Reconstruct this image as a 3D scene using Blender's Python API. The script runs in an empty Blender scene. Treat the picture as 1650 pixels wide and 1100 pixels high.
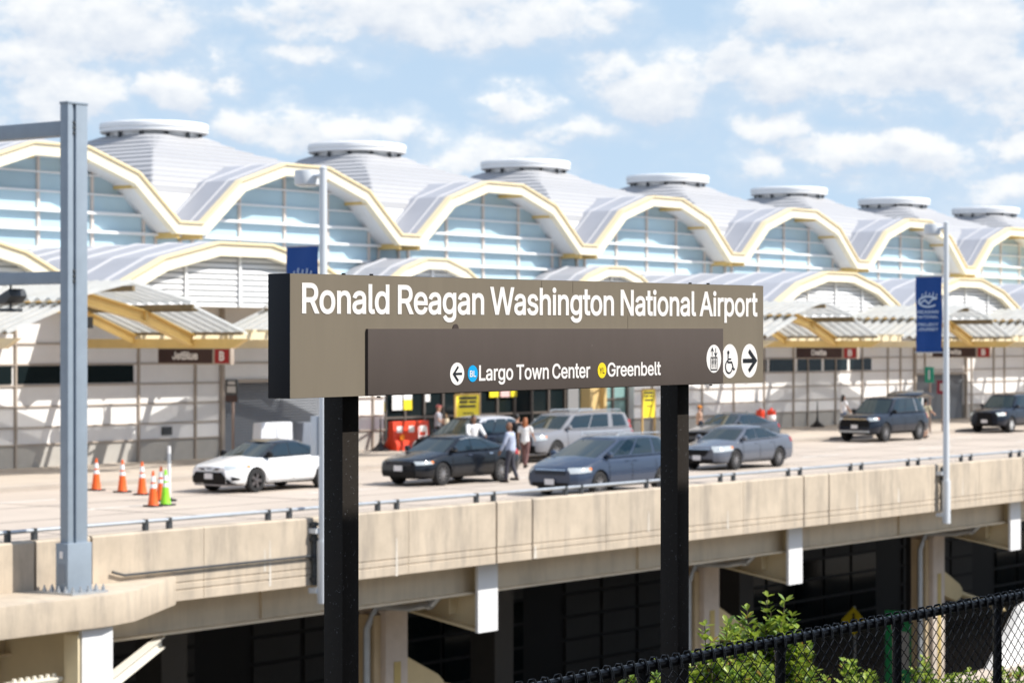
import bpy, bmesh, math, random, json
import numpy as np
from mathutils import Vector, Matrix

# World axes: +X runs along the kerb (away to the right of the camera), +Y points from the camera to the
# terminal, Z is height above the departures road.
random.seed(11)
RNG = np.random.default_rng(5)
SC = bpy.context.scene
COL = SC.collection
CAM_Z = 4.1

# ------------------------------------------------------------------ materials
MATS = {}
def nd(nt, t, **kw):
    n = nt.nodes.new(t)
    for k, v in kw.items(): setattr(n, k, v)
    return n
def mat(name, col, rough=.6, metal=0., var=0., scale=4., stretch=(1, 1, 1), bump=0., bscale=None, spec=.5,
        streak=None, coat=0., trans=0., clear=0., streakcol=None, speck=None, pane=None):
    if name in MATS: return MATS[name]
    m = bpy.data.materials.new(name); m.use_nodes = True; nt = m.node_tree
    b = nt.nodes['Principled BSDF']; L = nt.links.new
    col = tuple(col)
    b.inputs['Base Color'].default_value = (*col, 1)
    b.inputs['Roughness'].default_value = rough
    b.inputs['Metallic'].default_value = metal
    b.inputs['Specular IOR Level'].default_value = spec
    b.inputs['Coat Weight'].default_value = coat
    b.inputs['Coat Roughness'].default_value = .06
    out = None
    tc = nd(nt, 'ShaderNodeTexCoord')
    if var:
        mp = nd(nt, 'ShaderNodeMapping'); mp.inputs['Scale'].default_value = stretch; L(tc.outputs['Object'], mp.inputs[0])
        nz = nd(nt, 'ShaderNodeTexNoise'); nz.inputs['Scale'].default_value = scale; nz.inputs['Detail'].default_value = 6
        nz.inputs['Roughness'].default_value = .65
        L(mp.outputs[0], nz.inputs['Vector'])
        cr = nd(nt, 'ShaderNodeValToRGB')
        cr.color_ramp.elements[0].position = .3; cr.color_ramp.elements[1].position = .7
        cr.color_ramp.elements[0].color = (*[c * (1 - var) for c in col], 1)
        cr.color_ramp.elements[1].color = (*[min(1, c * (1 + var * .7)) for c in col], 1)
        L(nz.outputs[0], cr.inputs[0]); out = cr.outputs[0]
    if streak:
        amt, ssc, st = streak
        mp2 = nd(nt, 'ShaderNodeMapping'); mp2.inputs['Scale'].default_value = st; L(tc.outputs['Object'], mp2.inputs[0])
        n2 = nd(nt, 'ShaderNodeTexNoise'); n2.inputs['Scale'].default_value = ssc; n2.inputs['Detail'].default_value = 8
        n2.inputs['Roughness'].default_value = .7
        L(mp2.outputs[0], n2.inputs['Vector'])
        r2 = nd(nt, 'ShaderNodeValToRGB'); r2.color_ramp.elements[0].position = .47; r2.color_ramp.elements[1].position = .72
        r2.color_ramp.elements[0].color = (0, 0, 0, 1); r2.color_ramp.elements[1].color = (amt, amt, amt, 1)
        L(n2.outputs[0], r2.inputs[0])
        mx = nd(nt, 'ShaderNodeMix', data_type='RGBA'); L(r2.outputs[0], mx.inputs[0])
        if out: L(out, mx.inputs[6])
        else: mx.inputs[6].default_value = (*col, 1)
        sc_ = streakcol or tuple(c * .35 for c in col)
        mx.inputs[7].default_value = (*sc_, 1); out = mx.outputs[2]
    if speck:
        sc3, th, c3 = speck
        n3 = nd(nt, 'ShaderNodeTexNoise'); n3.inputs['Scale'].default_value = sc3; n3.inputs['Detail'].default_value = 2
        n3.inputs['Distortion'].default_value = 1.5
        L(tc.outputs['Object'], n3.inputs['Vector'])
        r3 = nd(nt, 'ShaderNodeValToRGB'); r3.color_ramp.elements[0].position = th; r3.color_ramp.elements[1].position = th + .03
        L(n3.outputs[0], r3.inputs[0])
        m3 = nd(nt, 'ShaderNodeMix', data_type='RGBA'); L(r3.outputs[0], m3.inputs[0])
        if out: L(out, m3.inputs[6])
        else: m3.inputs[6].default_value = (*col, 1)
        m3.inputs[7].default_value = (*c3, 1); out = m3.outputs[2]
    if pane:   # each glazing pane differs a little in tone
        ad = nd(nt, 'ShaderNodeVectorMath', operation='ADD'); L(tc.outputs['Object'], ad.inputs[0]); ad.inputs[1].default_value = (0, 0, -pane[2])
        sn = nd(nt, 'ShaderNodeVectorMath', operation='SNAP'); L(ad.outputs[0], sn.inputs[0]); sn.inputs[1].default_value = (pane[0], 50, pane[1])
        wn = nd(nt, 'ShaderNodeTexWhiteNoise', noise_dimensions='3D'); L(sn.outputs[0], wn.inputs['Vector'])
        mr = nd(nt, 'ShaderNodeMapRange'); L(wn.outputs[0], mr.inputs[0]); mr.inputs[3].default_value = .84; mr.inputs[4].default_value = 1.1
        vm = nd(nt, 'ShaderNodeVectorMath', operation='SCALE'); L(out, vm.inputs[0]); L(mr.outputs[0], vm.inputs['Scale']); out = vm.outputs[0]
    if out: L(out, b.inputs['Base Color'])
    if bump:
        nb = nd(nt, 'ShaderNodeTexNoise'); nb.inputs['Scale'].default_value = bscale or scale * 6; nb.inputs['Detail'].default_value = 5
        L(tc.outputs['Object'], nb.inputs['Vector'])
        bp = nd(nt, 'ShaderNodeBump'); bp.inputs['Strength'].default_value = bump; bp.inputs['Distance'].default_value = .02
        L(nb.outputs[0], bp.inputs['Height']); L(bp.outputs[0], b.inputs['Normal'])
    if trans or clear:
        o = nt.nodes['Material Output']; last = b.outputs[0]
        if trans:
            t = nd(nt, 'ShaderNodeBsdfTranslucent'); mxs = nd(nt, 'ShaderNodeMixShader'); mxs.inputs[0].default_value = trans
            t.inputs[0].default_value = (*col, 1)
            if out: L(out, t.inputs[0])
            L(last, mxs.inputs[1]); L(t.outputs[0], mxs.inputs[2]); last = mxs.outputs[0]
        if clear:
            t = nd(nt, 'ShaderNodeBsdfTransparent'); mxs = nd(nt, 'ShaderNodeMixShader'); mxs.inputs[0].default_value = clear
            L(last, mxs.inputs[1]); L(t.outputs[0], mxs.inputs[2]); last = mxs.outputs[0]
        L(last, o.inputs[0])
    MATS[name] = m
    return m

# ------------------------------------------------------------------ mesh building
LOCAL = set()
def root_of(o):
    while o.parent: o = o.parent
    return o
class MB:
    def __init__(s): s.v = []; s.f = []; s.m = []
    def add(s, vs, fs, mi=0):
        k = len(s.v); s.v += [tuple(v) for v in vs]
        for f in fs: s.f.append([i + k for i in f]); s.m.append(mi)
        return s
    def box(s, x0, x1, y0, y1, z0, z1, mi=0):
        v = [(x, y, z) for z in (z0, z1) for y in (y0, y1) for x in (x0, x1)]
        return s.add(v, [(0, 2, 3, 1), (4, 5, 7, 6), (0, 1, 5, 4), (2, 6, 7, 3), (0, 4, 6, 2), (1, 3, 7, 5)], mi)
    def prism(s, poly, axis, a0, a1, mi=0):
        n = len(poly)
        def P(u, v, a): return {'x': (a, u, v), 'y': (u, a, v), 'z': (u, v, a)}[axis]
        vs = [P(u, v, a0) for u, v in poly] + [P(u, v, a1) for u, v in poly]
        fs = [tuple(range(n))[::-1], tuple(range(n, 2 * n))] + [(i, (i + 1) % n, n + (i + 1) % n, n + i) for i in range(n)]
        return s.add(vs, fs, mi)
    def tube(s, pts, r, n=8, mi=0, cap=True):
        pts = [Vector(p) for p in pts]; rs = r if isinstance(r, (list, tuple)) else [r] * len(pts)
        vs = []; up = None
        for i, p in enumerate(pts):
            d = (pts[min(i + 1, len(pts) - 1)] - pts[max(i - 1, 0)])
            if d.length < 1e-9: d = Vector((0, 0, 1))
            d.normalize()
            if up is None:
                up = d.orthogonal().normalized()
            else:
                up = (up - d * up.dot(d))
                up = up.normalized() if up.length > 1e-6 else d.orthogonal().normalized()
            w = d.cross(up)
            for k in range(n):
                a = 2 * math.pi * (k + .5) / n
                vs.append(p + (up * math.cos(a) + w * math.sin(a)) * rs[i])
        fs = []
        for i in range(len(pts) - 1):
            for k in range(n):
                a = i * n + k; b = i * n + (k + 1) % n
                fs.append((a, b, b + n, a + n))
        if cap:
            fs.append(tuple(range(n))[::-1]); fs.append(tuple(range(len(vs) - n, len(vs))))
        return s.add(vs, fs, mi)
    def lathe(s, c, prof, n=24, mi=0, axis='z', cap=True):
        vs = []
        for r, h in prof:
            for k in range(n):
                a = 2 * math.pi * k / n; u, w = r * math.cos(a), r * math.sin(a)
                vs.append({'z': (c[0] + u, c[1] + w, c[2] + h), 'y': (c[0] + u, c[1] + h, c[2] + w), 'x': (c[0] + h, c[1] + u, c[2] + w)}[axis])
        fs = []
        for i in range(len(prof) - 1):
            for k in range(n):
                a = i * n + k; b = i * n + (k + 1) % n
                fs.append((a, b, b + n, a + n))
        if cap: fs.append(tuple(range(n))[::-1]); fs.append(tuple(range(len(vs) - n, len(vs))))
        return s.add(vs, fs, mi)
    def ribbon(s, path, d0, d1, t0, t1, mi=0):
        """sweep a bar along an (x,z) polyline: offset d0..d1 below the line, depth t0..t1 in y"""
        n = len(path); P = [Vector((p[0], p[1])) for p in path]; vs = []
        for i in range(n):
            a = (P[i] - P[i - 1]).normalized() if i else (P[1] - P[0]).normalized()
            b = (P[i + 1] - P[i]).normalized() if i < n - 1 else a
            na, nb_ = Vector((a.y, -a.x)), Vector((b.y, -b.x)); m = (na + nb_)
            m = m / max(.3, m.dot(na)) if m.length > 1e-6 else na
            for d in (d0, d1):
                q = P[i] + m * d
                vs += [(q.x, t0, q.y), (q.x, t1, q.y)]
        fs = []
        for i in range(n - 1):
            k = i * 4; l = k + 4
            fs += [(k, k + 1, l + 1, l), (k + 2, l + 2, l + 3, k + 3), (k, l, l + 2, k + 2), (k + 1, k + 3, l + 3, l + 1)]
        fs += [(0, 2, 3, 1), (4 * n - 4, 4 * n - 3, 4 * n - 1, 4 * n - 2)]
        return s.add(vs, fs, mi)
    def grid(s, rows, mi=0, flip=False):
        k = len(rows[0]); vs = [p for r in rows for p in r]; fs = []
        for i in range(len(rows) - 1):
            for j in range(k - 1):
                a = i * k + j; f = (a, a + 1, a + k + 1, a + k)
                fs.append(f[::-1] if flip else f)
        return s.add(vs, fs, mi)
    def build(s, name, mats, parent=None, smooth=False, bevel=0., angle=35, fixn=True):
        if not isinstance(mats, (list, tuple)): mats = [mats]
        me = bpy.data.meshes.new(name)
        o3 = Vector((0, 0, 0))
        if parent is not None:
            r = root_of(parent)
            if r.name not in LOCAL: o3 = r.location
        vs = [(v[0] - o3[0], v[1] - o3[1], v[2] - o3[2]) for v in s.v]
        me.from_pydata(vs, [], s.f)
        for m in mats: me.materials.append(m)
        me.polygons.foreach_set('material_index', s.m)
        if fixn or bevel:
            bm = bmesh.new(); bm.from_mesh(me)
            if bevel:
                bmesh.ops.remove_doubles(bm, verts=bm.verts, dist=1e-5)
                ed = [e for e in bm.edges if len(e.link_faces) == 2 and e.calc_face_angle(0) > .6]
                bmesh.ops.bevel(bm, geom=ed, offset=bevel, segments=2, profile=.6, affect='EDGES', clamp_overlap=True)
            bmesh.ops.recalc_face_normals(bm, faces=bm.faces)
            bm.to_mesh(me); bm.free()
        if smooth or bevel:
            me.polygons.foreach_set('use_smooth', [True] * len(me.polygons))
            me.set_sharp_from_angle(angle=math.radians(angle))
        me.update()
        o = bpy.data.objects.new(name, me); COL.objects.link(o)
        if parent is not None: o.parent = parent
        return o

def thing(name, label, cat, loc=(0, 0, 0), rotz=0., group=None, local=False):
    o = bpy.data.objects.new(name, None); COL.objects.link(o); o.empty_display_size = .3
    o.location = loc; o.rotation_euler = (0, 0, rotz)
    if local: LOCAL.add(o.name)
    return tag(o, label, cat, group)
def tag(o, label=None, cat=None, group=None, kind=None):
    if label: o['label'] = label
    if cat: o['category'] = cat
    if group: o['group'] = group
    if kind: o['kind'] = kind
    return o
def copy_tree(o, parent=None):
    c = o.copy(); COL.objects.link(c)
    if parent is not None: c.parent = parent
    for ch in list(o.children): copy_tree(ch, c)
    return c

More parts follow.
